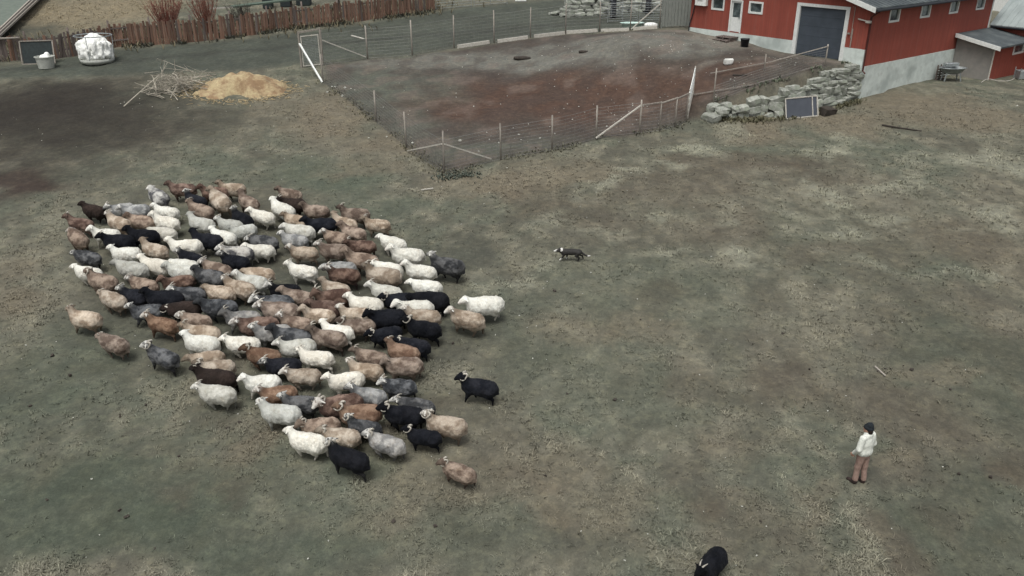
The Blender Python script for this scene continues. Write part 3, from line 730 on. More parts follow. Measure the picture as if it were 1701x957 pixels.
SHEEP = [
 (-16.53,31.22,157,1.00,'D','d',0,"dark brown sheep, flock's far edge left, behind a reddish one"),
 (-14.33,32.30,143,1.11,'P','w',0,"pied sheep, flock's far edge left, behind a silver one"),
 (-13.63,33.09,174,1.00,'R','d',0,"reddish brown sheep, flock's far edge left, behind a pied one"),
 (-15.46,31.36,200,1.00,'S','w',1,"horned silver grey sheep, flock's far edge left, behind a dark brown one"),
 (-14.79,31.14,200,1.00,'S','w',0,"silver grey sheep, flock's far edge left, behind another silver one"),
 (-13.55,31.04,169,1.00,'W','s',0,"white sheep, flock's far edge left, behind a pied one"),
 (-16.53,30.08,168,1.06,'R','d',1,"horned reddish brown sheep, flock's far part left, nothing ahead of it"),
 (-15.00,29.97,154,1.00,'T','w',1,"horned fawn sheep, flock's far part left, behind a white one"),
 (-14.24,30.17,165,1.06,'B','s',0,"brown sheep, flock's far edge left, behind a fawn one"),
 (-13.18,30.03,148,1.00,'W','s',0,"white sheep, flock's far part left, behind a brown one, beyond pale grey"),
 (-16.03,28.74,148,1.03,'B','w',0,"brown sheep, flock's far part left, nothing ahead of it"),
 (-15.12,29.10,189,1.00,'W','s',0,"white sheep, flock's far part left, behind a brown one, beyond black"),
 (-14.44,28.53,179,1.00,'K','d',1,"horned black sheep, flock's far part left, behind a white one"),
 (-13.62,28.86,163,1.06,'K','d',0,"black sheep, flock's far part left, behind another black one"),
 (-13.01,29.15,163,1.06,'G','s',0,"pale grey sheep, flock's far part left, behind a black one"),
 (-12.85,27.88,165,1.00,'T','s',0,"fawn sheep, flock's far part left, behind a black one"),
 (-13.81,27.65,180,1.00,'W','s',0,"white sheep, flock's far part left, behind a black one"),
 (-11.81,28.08,177,1.00,'W','s',0,"white sheep, flock's far part centre, behind a pale grey one"),
 (-12.17,32.67,182,1.00,'R','s',0,"reddish brown sheep, flock's far edge centre, behind a black one"),
 (-11.56,33.00,162,1.00,'T','d',0,"fawn sheep, flock's far edge centre, behind a reddish one"),
 (-10.56,31.80,148,1.00,'B','s',0,"brown sheep, flock's far edge centre, behind a fawn one"),
 (-11.66,31.72,137,1.12,'T','s',0,"fawn sheep, flock's far edge centre, behind a black one"),
 (-12.69,31.91,158,1.06,'K','w',0,"black sheep, flock's far edge centre, behind a reddish one"),
 (-12.16,30.92,148,1.06,'B','s',1,"horned brown sheep, flock's far edge centre, behind a white one"),
 (-10.37,30.24,141,1.00,'K','w',1,"horned black sheep, flock's far edge centre, behind a pale grey one"),
 (-9.69,30.56,155,1.00,'W','s',0,"white sheep, flock's far edge right, behind a black one"),
 (-9.02,31.06,163,1.00,'W','s',0,"white sheep, flock's far edge right, behind another white one"),
 (-9.11,32.70,166,1.00,'B','d',0,"brown sheep, flock's far edge right, behind a white one"),
 (-8.78,31.59,165,1.06,'D','d',1,"horned dark brown sheep, flock's far edge right, behind a white one"),
 (-7.73,31.09,182,1.00,'B','d',0,"brown sheep, flock's far edge right, behind a fawn one"),
 (-8.29,30.28,166,1.00,'T','d',1,"horned fawn sheep, flock's far edge right, behind a white one"),
 (-7.28,29.85,172,1.06,'K','d',0,"black sheep, flock's far part right, behind a fawn one"),
 (-10.68,29.78,161,1.00,'G','w',1,"horned pale grey sheep, flock's far part centre, behind another pale grey one"),
 (-11.78,29.85,162,1.06,'G','s',0,"pale grey sheep, flock's far part centre, behind a white one"),
 (-10.68,28.91,162,1.00,'W','s',0,"white sheep, flock's far part centre, behind a black one"),
 (-11.15,28.50,177,1.06,'K','d',0,"black sheep, flock's far part centre, behind a white one"),
 (-10.08,29.32,197,1.00,'G','d',0,"pale grey sheep, flock's far part centre, behind another pale grey one"),
 (-9.07,28.44,175,1.00,'C','w',1,"horned charcoal grey sheep, flock's far part centre, behind a pale grey one"),
 (-7.94,29.25,170,1.00,'G','w',0,"pale grey sheep, flock's far part centre, behind a charcoal one"),
 (-8.00,28.61,168,1.00,'S','w',0,"silver grey sheep, flock's far part centre, behind a charcoal one"),
 (-7.45,27.66,178,1.00,'T','w',0,"fawn sheep, flock's far part right, behind a silver one"),
 (-6.55,28.97,172,1.00,'B','w',0,"brown sheep, flock's far part right, behind a black one"),
 (-6.39,27.77,171,1.00,'B','w',1,"horned brown sheep, flock's far part right, behind a fawn one"),
 (-9.08,27.94,167,1.00,'W','s',0,"white sheep, flock's far part centre, behind a pied one"),
 (-9.82,27.60,176,1.04,'P','w',1,"horned pied sheep, flock's far part centre, behind a white one"),
 (-6.43,30.09,159,1.00,'T','d',0,"fawn sheep, flock's far part right, behind a brown one"),
 (-6.16,30.81,186,1.00,'B','d',1,"horned brown sheep, flock's far edge right, behind a fawn one"),
 (-5.15,29.99,170,1.00,'T','d',1,"horned fawn sheep, flock's far part right, behind a brown one"),
 (-5.94,29.29,165,1.06,'B','s',0,"brown sheep, flock's far part right, behind a fawn one"),
 (-5.46,28.19,171,1.00,'R','d',1,"horned reddish brown sheep, flock's far part right, behind a brown one"),
 (-4.35,28.40,154,1.00,'W','s',0,"white sheep, flock's far part right, behind a reddish one"),
 (-3.70,27.39,183,1.12,'W','s',0,"white sheep, flock's far part right, behind another white one, left of two"),
 (-4.29,26.51,170,1.00,'W','s',1,"horned white sheep, flock's far part right, behind a brown one"),
 (-3.17,26.38,177,1.03,'W','s',0,"white sheep, flock's far part right, behind another white one, right of two"),
 (-2.26,26.70,167,1.12,'C','w',0,"charcoal grey sheep, flock's far part right, behind a white one"),
 (-5.27,26.91,179,1.06,'B','s',0,"brown sheep, flock's far part right, behind a silver one"),
 (-5.91,26.48,180,1.00,'S','w',0,"silver grey sheep, flock's far part right, behind a brown one"),
 (-5.75,26.04,175,1.00,'R','w',1,"horned reddish brown sheep, flock's middle right, behind a fawn one"),
 (-4.37,25.93,188,1.12,'T','d',1,"horned fawn sheep, flock's middle right, behind a brown one"),
 (-15.05,27.31,158,1.00,'C','w',0,"charcoal grey sheep, flock's far part left, behind a brown one"),
 (-13.13,26.47,165,1.00,'G','d',0,"pale grey sheep, flock's far part left, behind a brown one"),
 (-12.41,26.75,166,1.00,'W','s',0,"white sheep, flock's far part left, behind a pale grey one"),
 (-11.39,26.80,164,1.00,'W','s',0,"white sheep, flock's far part left, behind another white one"),
 (-14.56,26.32,169,1.00,'W','s',0,"white sheep, flock's middle left, behind a brown one"),
 (-13.81,25.68,165,1.00,'B','d',2,"horned brown sheep, flock's middle left, behind a white one"),
 (-13.03,24.60,152,1.06,'T','s',1,"horned fawn sheep, flock's middle left, behind a brown one"),
 (-12.30,25.45,158,1.00,'B','w',1,"horned brown sheep, flock's middle left, behind a black one"),
 (-11.27,25.66,192,1.00,'R','s',0,"reddish brown sheep, flock's middle left, behind a white one"),
 (-12.32,24.76,154,1.00,'K','w',1,"horned black sheep, flock's middle left, behind a fawn one"),
 (-11.38,27.35,157,1.00,'K','w',1,"horned black sheep, flock's far part centre, behind a white one"),
 (-11.62,23.84,184,1.00,'C','w',0,"charcoal grey sheep, flock's middle left, behind a black one"),
 (-10.84,23.06,178,0.99,'O','w',1,"horned orange brown sheep, flock's middle left, behind a charcoal one"),
 (-13.37,23.40,163,0.99,'T','d',1,"horned fawn sheep, flock's middle left, nothing ahead of it"),
 (-10.59,24.79,171,1.10,'C','w',1,"horned charcoal grey sheep, flock's middle left, behind a dark brown one"),
 (-10.45,23.95,184,1.00,'D','d',2,"horned dark brown sheep, flock's middle left, behind a black one"),
 (-9.84,23.26,168,0.99,'B','w',2,"horned brown sheep, flock's middle left, behind a dark brown one"),
 (-11.24,24.43,171,1.06,'K','d',0,"black sheep, flock's middle left, behind a charcoal one"),
 (-11.35,26.36,166,1.06,'G','s',0,"pale grey sheep, flock's far part left, behind a white one"),
 (-9.72,27.03,162,1.00,'K','w',1,"horned black sheep, flock's far part centre, behind a brown one"),
 (-7.20,26.31,165,1.00,'W','s',1,"horned white sheep, flock's far part centre, behind a black one"),
 (-10.14,26.40,168,1.00,'B','w',1,"horned brown sheep, flock's far part centre, behind a charcoal one"),
 (-10.25,25.95,169,1.06,'C','s',0,"charcoal grey sheep, flock's middle left, behind a pale grey one"),
 (-8.62,26.08,172,1.00,'T','d',0,"fawn sheep, flock's middle centre, behind a pale grey one"),
 (-8.69,25.49,170,1.00,'G','w',0,"pale grey sheep, flock's middle centre, behind a fawn one"),
 (-9.58,24.87,154,1.00,'T','d',0,"fawn sheep, flock's middle centre, behind a charcoal one"),
 (-9.00,25.08,159,1.00,'T','w',1,"horned fawn sheep, flock's middle centre, behind another fawn one"),
 (-7.51,25.06,179,1.00,'K','w',1,"horned black sheep, flock's middle centre, behind a charcoal one"),
 (-6.97,24.60,176,1.00,'B','s',0,"brown sheep, flock's middle centre, behind a black one"),
 (-7.63,24.14,185,1.12,'C','w',1,"horned charcoal grey sheep, flock's middle centre, behind a pale grey one"),
 (-9.32,23.91,167,1.06,'C','d',0,"charcoal grey sheep, flock's middle centre, behind a brown one"),
 (-8.44,23.37,178,0.99,'S','d',1,"horned silver grey sheep, flock's middle centre, behind a charcoal one"),
 (-7.33,23.68,190,1.07,'B','w',1,"horned brown sheep, flock's middle centre, behind a reddish one"),
 (-6.75,23.16,173,1.00,'B','w',1,"horned brown sheep, flock's middle centre, behind another brown one"),
 (-5.94,24.05,189,1.00,'R','s',0,"reddish brown sheep, flock's middle centre, behind a brown one"),
 (-6.11,23.59,178,1.00,'T','s',0,"fawn sheep, flock's middle centre, behind a brown one"),
 (-7.81,22.92,190,1.06,'R','w',0,"reddish brown sheep, flock's near part left, behind a silver one"),
 (-5.88,25.15,164,1.00,'T','s',0,"fawn sheep, flock's middle right, behind a reddish one, beyond reddish"),
 (-4.16,25.03,169,1.02,'G','w',1,"horned pale grey sheep, flock's middle right, behind a white one"),
 (-2.88,25.44,165,1.00,'W','s',0,"white sheep, flock's middle right, behind another white one"),
 (-4.70,24.14,173,1.12,'W','s',0,"white sheep, flock's middle right, behind a fawn one, beyond black"),
 (-5.82,24.49,184,1.12,'R','s',1,"horned reddish brown sheep, flock's middle centre, behind a fawn one"),
 (-4.94,23.67,171,1.00,'T','w',0,"fawn sheep, flock's middle right, behind a reddish one, beyond brown"),
 (-3.67,24.49,199,1.00,'K','d',2,"horned black sheep, flock's middle right, behind a pale grey one"),
 (-2.65,24.42,186,1.06,'K','d',0,"black sheep, flock's middle right, behind a white one"),
 (-3.12,23.92,190,1.06,'W','s',0,"white sheep, flock's middle right, behind a black one"),
 (-2.80,23.43,174,0.99,'T','w',0,"fawn sheep, flock's middle right, behind a black one, beyond black"),
 (-3.91,23.36,185,1.05,'K','d',1,"horned black sheep, flock's middle right, behind a white one"),
 (-4.76,22.98,167,1.03,'B','d',2,"horned brown sheep, flock's near part right, behind a white one, beyond black"),
 (-5.34,22.67,173,1.01,'W','s',0,"white sheep, flock's near part centre, behind a brown one"),
 (-3.87,22.61,198,0.98,'K','d',2,"horned black sheep, flock's near part right, behind a brown one"),
 (-2.70,22.79,175,0.98,'K','d',2,"horned black sheep, flock's near part right, behind another black one"),
 (-5.53,22.26,176,1.00,'B','d',1,"horned brown sheep, flock's near part centre, behind a pale grey one"),
 (-0.87,24.02,168,1.12,'W','s',0,"white sheep, flock's middle right, behind a fawn one"),
 (-1.40,23.30,167,1.12,'T','w',0,"fawn sheep, flock's middle right, behind a black one"),
 (-11.95,22.08,161,1.03,'B','s',1,"horned brown sheep, flock's near part left, behind a fawn one"),
 (-10.21,21.40,157,0.96,'C','w',2,"horned charcoal grey sheep, flock's near part left, behind a brown one"),
 (-9.46,22.55,180,0.98,'T','s',1,"horned fawn sheep, flock's near part left, behind a orange brown one"),
 (-9.30,22.03,180,0.97,'W','s',0,"white sheep, flock's near part left, behind a charcoal one"),
 (-8.07,22.07,178,0.97,'W','s',1,"horned white sheep, flock's near part left, behind another white one"),
 (-7.29,21.40,172,0.96,'O','d',2,"horned orange brown sheep, flock's near part centre, behind a white one"),
 (-7.28,22.57,200,0.98,'S','w',1,"horned silver grey sheep, flock's near part centre, behind a reddish one"),
 (-6.65,22.29,186,1.04,'C','d',0,"charcoal grey sheep, flock's near part centre, behind a silver one"),
 (-6.38,21.84,179,1.01,'G','w',1,"horned pale grey sheep, flock's near part centre, behind a silver one"),
 (-8.92,21.34,177,0.96,'T','d',0,"fawn sheep, flock's near part left, behind a charcoal one"),
 (-8.47,20.85,184,0.95,'T','d',2,"horned fawn sheep, flock's near part left, behind another fawn one"),
 (-8.32,20.34,170,1.03,'D','d',1,"horned dark brown sheep, flock's near part left, behind a fawn one"),
 (-7.00,20.19,183,0.94,'W','s',0,"white sheep, flock's near part left, behind a dark brown one"),
 (-6.61,20.95,194,0.98,'K','w',1,"horned black sheep, flock's near part centre, behind a orange brown one"),
 (-5.89,20.43,174,0.95,'T','w',1,"horned fawn sheep, flock's near part centre, behind a black one"),
 (-5.69,21.31,173,0.96,'W','s',1,"horned white sheep, flock's near part centre, behind a pale grey one"),
 (-4.13,21.33,169,0.96,'B','d',1,"horned brown sheep, flock's near part right, behind a white one, beyond fawn"),
 (-4.17,20.70,169,0.95,'T','w',1,"horned fawn sheep, flock's near part right, behind a white one"),
 (-3.21,21.55,164,0.97,'O','d',1,"horned orange brown sheep, flock's near part right, behind a brown one"),
 (-3.11,20.83,173,1.02,'B','s',0,"brown sheep, flock's near part right, behind another brown one"),
 (-4.66,20.19,190,0.94,'W','s',0,"white sheep, flock's near part right, behind a fawn one"),
 (-2.93,21.98,159,1.00,'K','d',2,"horned black sheep, flock's near part right, behind a orange brown one"),
 (-3.14,19.97,176,0.94,'C','w',1,"horned charcoal grey sheep, flock's near part right, behind a silver one"),
 (-8.10,19.68,169,0.97,'G','w',1,"horned pale grey sheep, flock's near edge left, behind a fawn one"),
 (-6.39,19.64,184,0.97,'O','w',1,"horned orange brown sheep, flock's near edge left, behind a white one"),
 (-5.70,19.19,178,0.93,'C','w',0,"charcoal grey sheep, flock's near edge left, behind a pale grey one"),
 (-6.11,18.77,170,1.03,'G','w',1,"horned pale grey sheep, flock's near edge left, behind a white one"),
 (-3.92,19.50,173,1.03,'S','w',1,"horned silver grey sheep, flock's near edge centre, behind a reddish one"),
 (-2.61,19.12,183,0.92,'C','w',1,"horned charcoal grey sheep, flock's near edge right, behind a black one"),
 (-2.89,18.68,171,0.98,'K','d',2,"horned black sheep, flock's near edge right, behind a charcoal one"),
 (-4.58,19.00,196,1.04,'R','w',2,"horned reddish brown sheep, flock's near edge centre, behind a brown one"),
 (-4.00,18.66,186,1.03,'O','s',2,"horned orange brown sheep, flock's near edge centre, behind a reddish one"),
 (-4.36,17.90,174,0.90,'T','d',2,"horned fawn sheep, flock's near edge centre, behind a brown one"),
 (-3.83,18.25,179,0.91,'C','w',2,"horned charcoal grey sheep, flock's near edge centre, behind a orange brown one"),
 (-2.28,17.94,169,0.90,'K','d',2,"horned black sheep, flock's near edge right, behind another black one"),
 (-1.72,18.28,176,1.02,'T','w',2,"horned fawn sheep, flock's near edge right, behind a black one"),
 (-5.20,17.71,164,0.90,'W','s',0,"white sheep, flock's near edge left, behind a pale grey one"),
 (-4.98,18.30,194,0.91,'B','d',2,"horned brown sheep, flock's near edge left, behind a white one"),
 (-4.05,17.06,160,0.96,'K','w',2,"horned black sheep, flock's near edge centre, behind a fawn one"),
 (-3.19,17.64,168,0.90,'S','w',2,"horned silver grey sheep, flock's near edge right, behind a charcoal one"),
 (-1.30,16.70,165,0.88,'B','d',2,"horned brown sheep, flock's near edge right, nothing ahead of it"),
 (-0.93,19.97,176,0.98,'K','d',2,"lone horned black sheep trotting alone to the right of the flock"),
 (4.27,13.79,232,0.95,'K','d',1,"black sheep coming towards the viewer at the bottom edge of the picture"),
]

rs_ = random.Random(5)
def up_rot(x, y, rz):
    dx = hz(x+.3, y)-hz(x-.3, y); dy = hz(x, y+.3)-hz(x, y-.3)
    nrm = Vector((-dx/.6, -dy/.6, 1)).normalized()
    return Vector((0, 0, 1)).rotation_difference(nrm) @ Matrix.Rotation(rz, 4, 'Z').to_quaternion()
vi_last = -1
for (x, y, ang, sc, fl, fc, hn, lab) in SHEEP:
    vi = rs_.randrange(len(HEADS))
    if vi == vi_last: vi = (vi+1) % len(HEADS)
    vi_last = vi
    o = link('sheep', SHEEP_MESH[vi]); tag(o, lab, 'sheep', 'sheep of the driven flock')
    o.location = (x, y, hz(x, y)+.03); sc *= rs_.uniform(.92, 1.07); o.scale = (sc, sc*rs_.uniform(.94, 1.06), sc*rs_.uniform(.95, 1.03)); ang += rs_.gauss(0, 7)
    o.rotation_mode = 'QUATERNION'; o.rotation_quaternion = up_rot(x, y, math.radians(ang))
    j = rs_.uniform(.82, 1.12); a, b_ = FL[fl]; wm = rs_.uniform(-.02, .03)
    if fl == 'K': j = rs_.uniform(.8, 1.6)
    if fl == 'W': j = rs_.uniform(.88, 1.04)
    tint = lambda c: [max(.004, c[0]*j*(1+wm)), max(.004, c[1]*j), max(.004, c[2]*j*(1-wm))]
    A_, B_ = tint(a), tint(b_)
    if rs_.random() < .3 and fl in 'BTRO': A_, B_ = B_, A_
    o['fleece'] = A_; o['patch'] = B_; o['neckcol'] = [q*.45 for q in A_] if fl not in 'WG' else [q*.98 for q in A_]
    white = [.62, .61, .56]; dk = [q*.35 for q in A_]
    if fl in 'W': face = [q*.97 for q in A_]; muz = [.60, .56, .50]; leg = [.42, .40, .35]
    elif fc == 'w': face = white; muz = white if rs_.random() < .7 else [.03, .03, .03]; leg = [max(.02, q*.4) for q in A_]
    elif fc == 'd': face = dk; muz = [q*.8 for q in dk]; leg = dk
    else: face = [q*.62 for q in A_]; muz = [q*.45 for q in A_]; leg = [q*.35 for q in A_]
    o['facecol'] = face; o['muzzlecol'] = muz; o['legcol'] = leg
    if hn:
        for hm in HORNS[(vi, hn)]: link('horn', hm, o)

# ======================= sheepdog =======================
def dog_mat():
    m, nt, N, L, b = nodes('collie_coat')
    a = N.new('ShaderNodeAttribute'); a.attribute_name = 'whitefur'
    c = mixc(nt, mrange(nt, a.outputs['Fac'], .35, .65, 0, 1), mixc(nt, noise(nt, 14, 3), (.012, .011, .010), (.022, .02, .017)), (.62, .61, .57))
    L.new(c, b.inputs['Base Color']); b.inputs['Roughness'].default_value = .8; bump(nt, b, noise(nt, 40, 4, .6, None, (.4, 1, 1)), .02, .5)
    return m
dp = [('b', (.20, 0, .37), (-.02, 0, .375), .135, .130, (1, .9, 1)), ('b', (-.02, 0, .375), (-.27, 0, .38), .128, .112, (1, .9, 1)),
      ('b', (.24, 0, .39), (.36, 0, .43), .11, .08), ('whitefur', (.315, 0, .475), (.325, 0, .455), .062, .060, (.8, 1.5, 1)), ('b', (.40, 0, .44), (.45, 0, .43), .068, .058), ('whitefur', (.50, 0, .415), (.565, 0, .405), .036, .028), ('whitefur', (.46, 0, .475), (.50, 0, .455), .018, .016),
      ('b', (.39, .05, .49), (.365, .075, .53), .022, .012), ('b', (.39, -.05, .49), (.365, -.075, .53), .022, .012), ('whitefur', (.30, 0, .29), (.27, 0, .27), .05, .045),
      ('b', (.20, .07, .33), (.26, .075, .20), .055, .034), ('b', (.26, .075, .20), (.30, .075, .13), .032, .025), ('whitefur', (.30, .075, .12), (.37, .075, .03), .025, .026),
      ('b', (.18, -.07, .33), (.12, -.075, .20), .055, .034), ('b', (.12, -.075, .20), (.13, -.075, .11), .030, .024), ('whitefur', (.13, -.075, .10), (.15, -.075, .025), .024, .026),
      ('b', (-.26, .07, .37), (-.19, .085, .23), .085, .052), ('b', (-.19, .085, .23), (-.29, .08, .14), .046, .026), ('b', (-.29, .08, .14), (-.25, .08, .025), .024, .026),
      ('b', (-.27, -.07, .37), (-.26, -.085, .22), .085, .050), ('b', (-.26, -.085, .22), (-.40, -.08, .15), .044, .026), ('b', (-.40, -.08, .15), (-.43, -.08, .03), .024, .026),
      ('b', (-.34, 0, .38), (-.45, 0, .27), .04, .035), ('b', (-.45, 0, .27), (-.56, 0, .20), .037, .036), ('whitefur', (-.58, 0, .195), (-.66, 0, .205), .033, .018)]
dog = link('sheepdog', body_mesh('sheepdog', dp, .013, .014, [dog_mat()], ('whitefur',)))
dog.scale = (1.06, 1.0, .86); dog.location = gp(2.14, 28.06, .03); dog.rotation_mode = 'QUATERNION'; dog.rotation_quaternion = up_rot(2.14, 28.06, math.radians(176))
tag(dog, 'black sheepdog with white collar, paws and tail tip, stalking the flock', 'dog')

# ======================= shepherd =======================
skin = surf('skin', srgb(190, 150, 130), srgb(180, 140, 120), .6, 8, .05)
jacket_m = surf('white_jacket', srgb(214, 216, 206), srgb(196, 199, 190), .8, 9, .35, dist=.02)
trous_m = surf('dusty_pink_trousers', srgb(158, 134, 122), srgb(136, 113, 103), .9, 7, .3, dist=.01)
hat_m = surf('knitted_black_hat', srgb(36, 42, 46), srgb(28, 32, 36), .95, 30, .5)
boot_m = surf('dark_boots', srgb(52, 40, 36), srgb(40, 32, 30), .7, 9, .2)
hair_m = surf('dark_hair', srgb(44, 34, 28), srgb(34, 26, 22), .7, 20, .3, stretch=(1, 1, .3))
# facing +X
hipz = .90
body = [('s', (0, 0, 1.02), (.0, 0, 1.22), .125, .135, (.8, 1.15, 1)), ('s', (0, 0, 1.22), (0, 0, 1.37), .135, .10, (.75, 1.25, 1)), ('s', (0, 0, 1.40), (.03, 0, 1.50), .055, .052),
        ('s', (.035, 0, 1.585), (.055, 0, 1.545), .098, .075, (1, .82, 1.08)), ('s', (.12, 0, 1.535), (.145, 0, 1.525), .018, .014), ('s', (.09, 0, 1.48), (.095, 0, 1.475), .045, .04), ('s', (.02, .085, 1.545), (.02, .09, 1.53), .018, .014), ('s', (.02, -.085, 1.545), (.02, -.09, 1.53), .018, .014)]
legs = []
for s, fx in ((1, .05), (-1, -.05)):
    legs += [('s', (0, .085*s, .93), (fx*.6+.01, .095*s, .50), .095, .062), ('s', (fx*.6+.01, .095*s, .50), (fx, .10*s, .10), .060, .042), ('s', (fx, .10*s, .06), (fx+.15, .115*s, .04), .042, .036)]
arms = []
hands = []
ARM = {1: [(0, .19, 1.36), (-.02, .30, 1.10), (.13, .25, .90)], -1: [(0, -.19, 1.36), (-.03, -.27, 1.10), (.14, -.23, .92)]}
for s, (a, b_, c_) in ARM.items():
    arms += [('s', a, b_, .058, .045), ('s', b_, c_, .043, .032)]
    d = (Vector(c_)-Vector(b_)).normalized(); sd_ = Vector((0, 1, 0)); nr = d.cross(sd_).normalized()
    pc = Vector(c_)+d*.05; hands += [('s', tuple(c_), tuple(pc), .030, .036, (1, .75, 1))]
    for q, (off, ln) in enumerate(((-.030, .060), (-.010, .070), (.011, .066), (.031, .050))):
        k0 = Vector(c_)+d*.085+nr*off; k1 = k0+d*ln*.5-sd_*s*.008; k2 = k1+d*ln*.35-sd_*s*.028
        hands += [('s', tuple(k0-d*.03), tuple(k1), .0095, .0085), ('s', tuple(k1), tuple(k2), .0085, .007)]
    t0 = Vector(c_)+d*.03+nr*-.03; t1 = t0+d*.035+nr*-.028; t2 = t1+d*.03-nr*.004-sd_*s*.012
    hands += [('s', tuple(t0), tuple(t1), .012, .0105), ('s', tuple(t1), tuple(t2), .0105, .008)]
pm = body_mesh('person', body+legs+arms+hands+[('s', (0, 0, .95), (0, 0, 1.0), .13, .13, (.85, 1.1, 1))], .0115, .010, [skin], ())
person = link('person', pm); person.location = gp(8.58, 16.77, -.005); person.rotation_euler = (0, 0, math.radians(122)); person.scale = (.98, .93, 1.01)
tag(person, 'person in white jacket, pinkish trousers and black hat watching the flock', 'person')
jk = [('j', (0, 0, .98), (0, 0, 1.20), .195, .175, (.78, 1.12, 1)), ('j', (0, 0, 1.20), (0, 0, 1.36), .175, .13, (.78, 1.22, 1)), ('j', (0, 0, .95), (0, 0, .97), .205, .205, (.80, 1.10, .55)), ('j', (-.03, 0, 1.43), (-.02, 0, 1.44), .085, .08, (1, 1.15, .8))]
for s, (a, b_, c_) in ARM.items():
    cc = Vector(b_).lerp(Vector(c_), .93)
    jk += [('j', a, b_, .085, .07), ('j', b_, tuple(cc), .068, .055)]
jk = [('wool',)+q[1:] for q in jk]
link('jacket', body_mesh('jacket', jk, .014, .016, [jacket_m], (), wool=(.017, 9, 5)), person)
tr = [('j', (0, 0, .88), (0, 0, .95), .150, .150, (.85, 1.08, 1))]
for s, fx in ((1, .05), (-1, -.05)):
    tr += [('j', (0, .085*s, .92), (fx*.6+.01, .098*s, .50), .112, .078), ('j', (fx*.6+.01, .098*s, .50), (fx-.01, .10*s, .13), .076, .066)]
tr = [('wool',)+q[1:] for q in tr]
link('trousers', body_mesh('trousers', tr, .013, .012, [trous_m], (), wool=(.014, 10, 8)), person)
for s, fx in ((1, .05), (-1, -.05)):
    link('boot', body_mesh('boot', [('j', (fx-.01, .10*s, .16), (fx-.01, .10*s, .06), .062, .060), ('j', (fx, .105*s, .05), (fx+.17, .12*s, .042), .058, .046)], .012, .012, [boot_m], ()), person)
link('hat', body_mesh('hat', [('j', (.01, 0, 1.63), (0, 0, 1.665), .112, .095, (1, .92, .9)), ('j', (.02, 0, 1.605), (.02, 0, 1.60), .115, .115, (1, .90, .4)), ('j', (-.02, 0, 1.73), (-.025, 0, 1.74), .035, .03)], .012, .015, [hat_m], ()), person)
link('hair', body_mesh('hair', [('j', (-.05, 0, 1.55), (-.055, 0, 1.50), .070, .058, (.8, 1.2, 1))], .012, .012, [hair_m], ()), person)

# ======================= red barn =======================
RB = math.radians(38.6)
def wall_grid(mb, u0, u1, z0, z1, holes, at):
    """wall of boxes around rectangular openings; at(u0,u1,z0,z1) adds one box"""
    us = sorted({u0, u1, *[h[0] for h in holes], *[h[1] for h in holes]}); us = [u for u in us if u0 <= u <= u1]
    for a, b in zip(us[:-1], us[1:]):
        zs = sorted([z0, z1]+[q for h in holes if h[0] <= a+1e-6 and h[1] >= b-1e-6 for q in (h[2], h[3])]); zs = [min(max(z, z0), z1) for z in zs]
        for c, d in zip(zs[:-1], zs[1:]):
            if d-c < 1e-4: continue
            mx = ((a+b)/2, (c+d)/2)
            if any(h[0] < mx[0] < h[1] and h[2] < mx[1] < h[3] for h in holes): continue
            at(a, b, c, d)
barn = empty('red_barn', (BC[0], BC[1], 2.95), RB)
Z0 = 2.95
def bpart(name, mb, m, parent=barn, bevel=0.0): return mb.build(name, m, parent, origin=(0, 0, Z0) if parent is barn else (0, 0, 0), bevel=bevel)
LW, LF = 14.9, 12.43            # length along long wall (local X), width of the front (local Y)
f_holes = [(8.38, 9.28, 5.74, 7.62), (1.42, 4.34, 4.95, 7.66), (6.92, 7.90, 6.98, 7.63), (9.80, 10.75, 6.96, 7.66)]
mb = MB(); wall_grid(mb, 0, LF, 5.70, 7.90, f_holes, lambda a, b, c, d: mb.span((0, a, c), (.18, b, d)))
RZ = 7.90+.293*LF/2
mb.prism([(0, 0, 7.90), (0, LF/2, RZ), (0, LF, 7.90)], (.18, 0, 0)); bpart('front_wall', mb, M['red'])
l_holes = [(2.07+i*3.49, 3.14+i*3.49, 6.98, 7.70) for i in range(4)]
mb = MB(); wall_grid(mb, .18, LW, 4.76, 7.90, l_holes, lambda a, b, c, d: mb.span((a, 0, c), (b, .18, d))); bpart('side_wall', mb, M['red'])
mb = MB(); mb.span((.18, LF-.18, 4.5), (LW, LF, 7.90)); bpart('side_wall', mb, M['red'])
mb = MB(); mb.span((LW-.18, .18, 4.5), (LW, LF-.18, 7.90)); mb.prism([(LW-.18, .0, 7.90), (LW-.18, LF/2, RZ), (LW-.18, LF, 7.90)], (.18, 0, 0)); bpart('end_wall', mb, M['red'])
mb = MB(); wall_grid(mb, -.03, LF+.02, 4.3, 5.69, [(1.42, 4.34, 4.9, 5.8)], lambda a, b, c, d: mb.span((-.035, a, c), (.20, b, d)))
bpart('foundation', mb, M['found'])
mb = MB(); mb.span((.205, -.045, 2.4), (LW+.03, .20, 4.75)); mb.span((-.06, -.045, 2.4), (.204, .20, 4.295)); bpart('foundation', mb, M['found'])
mb = MB(); mb.span((LW-.2, .21, 2.6), (LW+.03, LF, 4.75)); mb.span((.21, LF-.2, 2.6), (LW-.21, LF+.03, 4.6)); bpart('foundation', mb, M['found'])
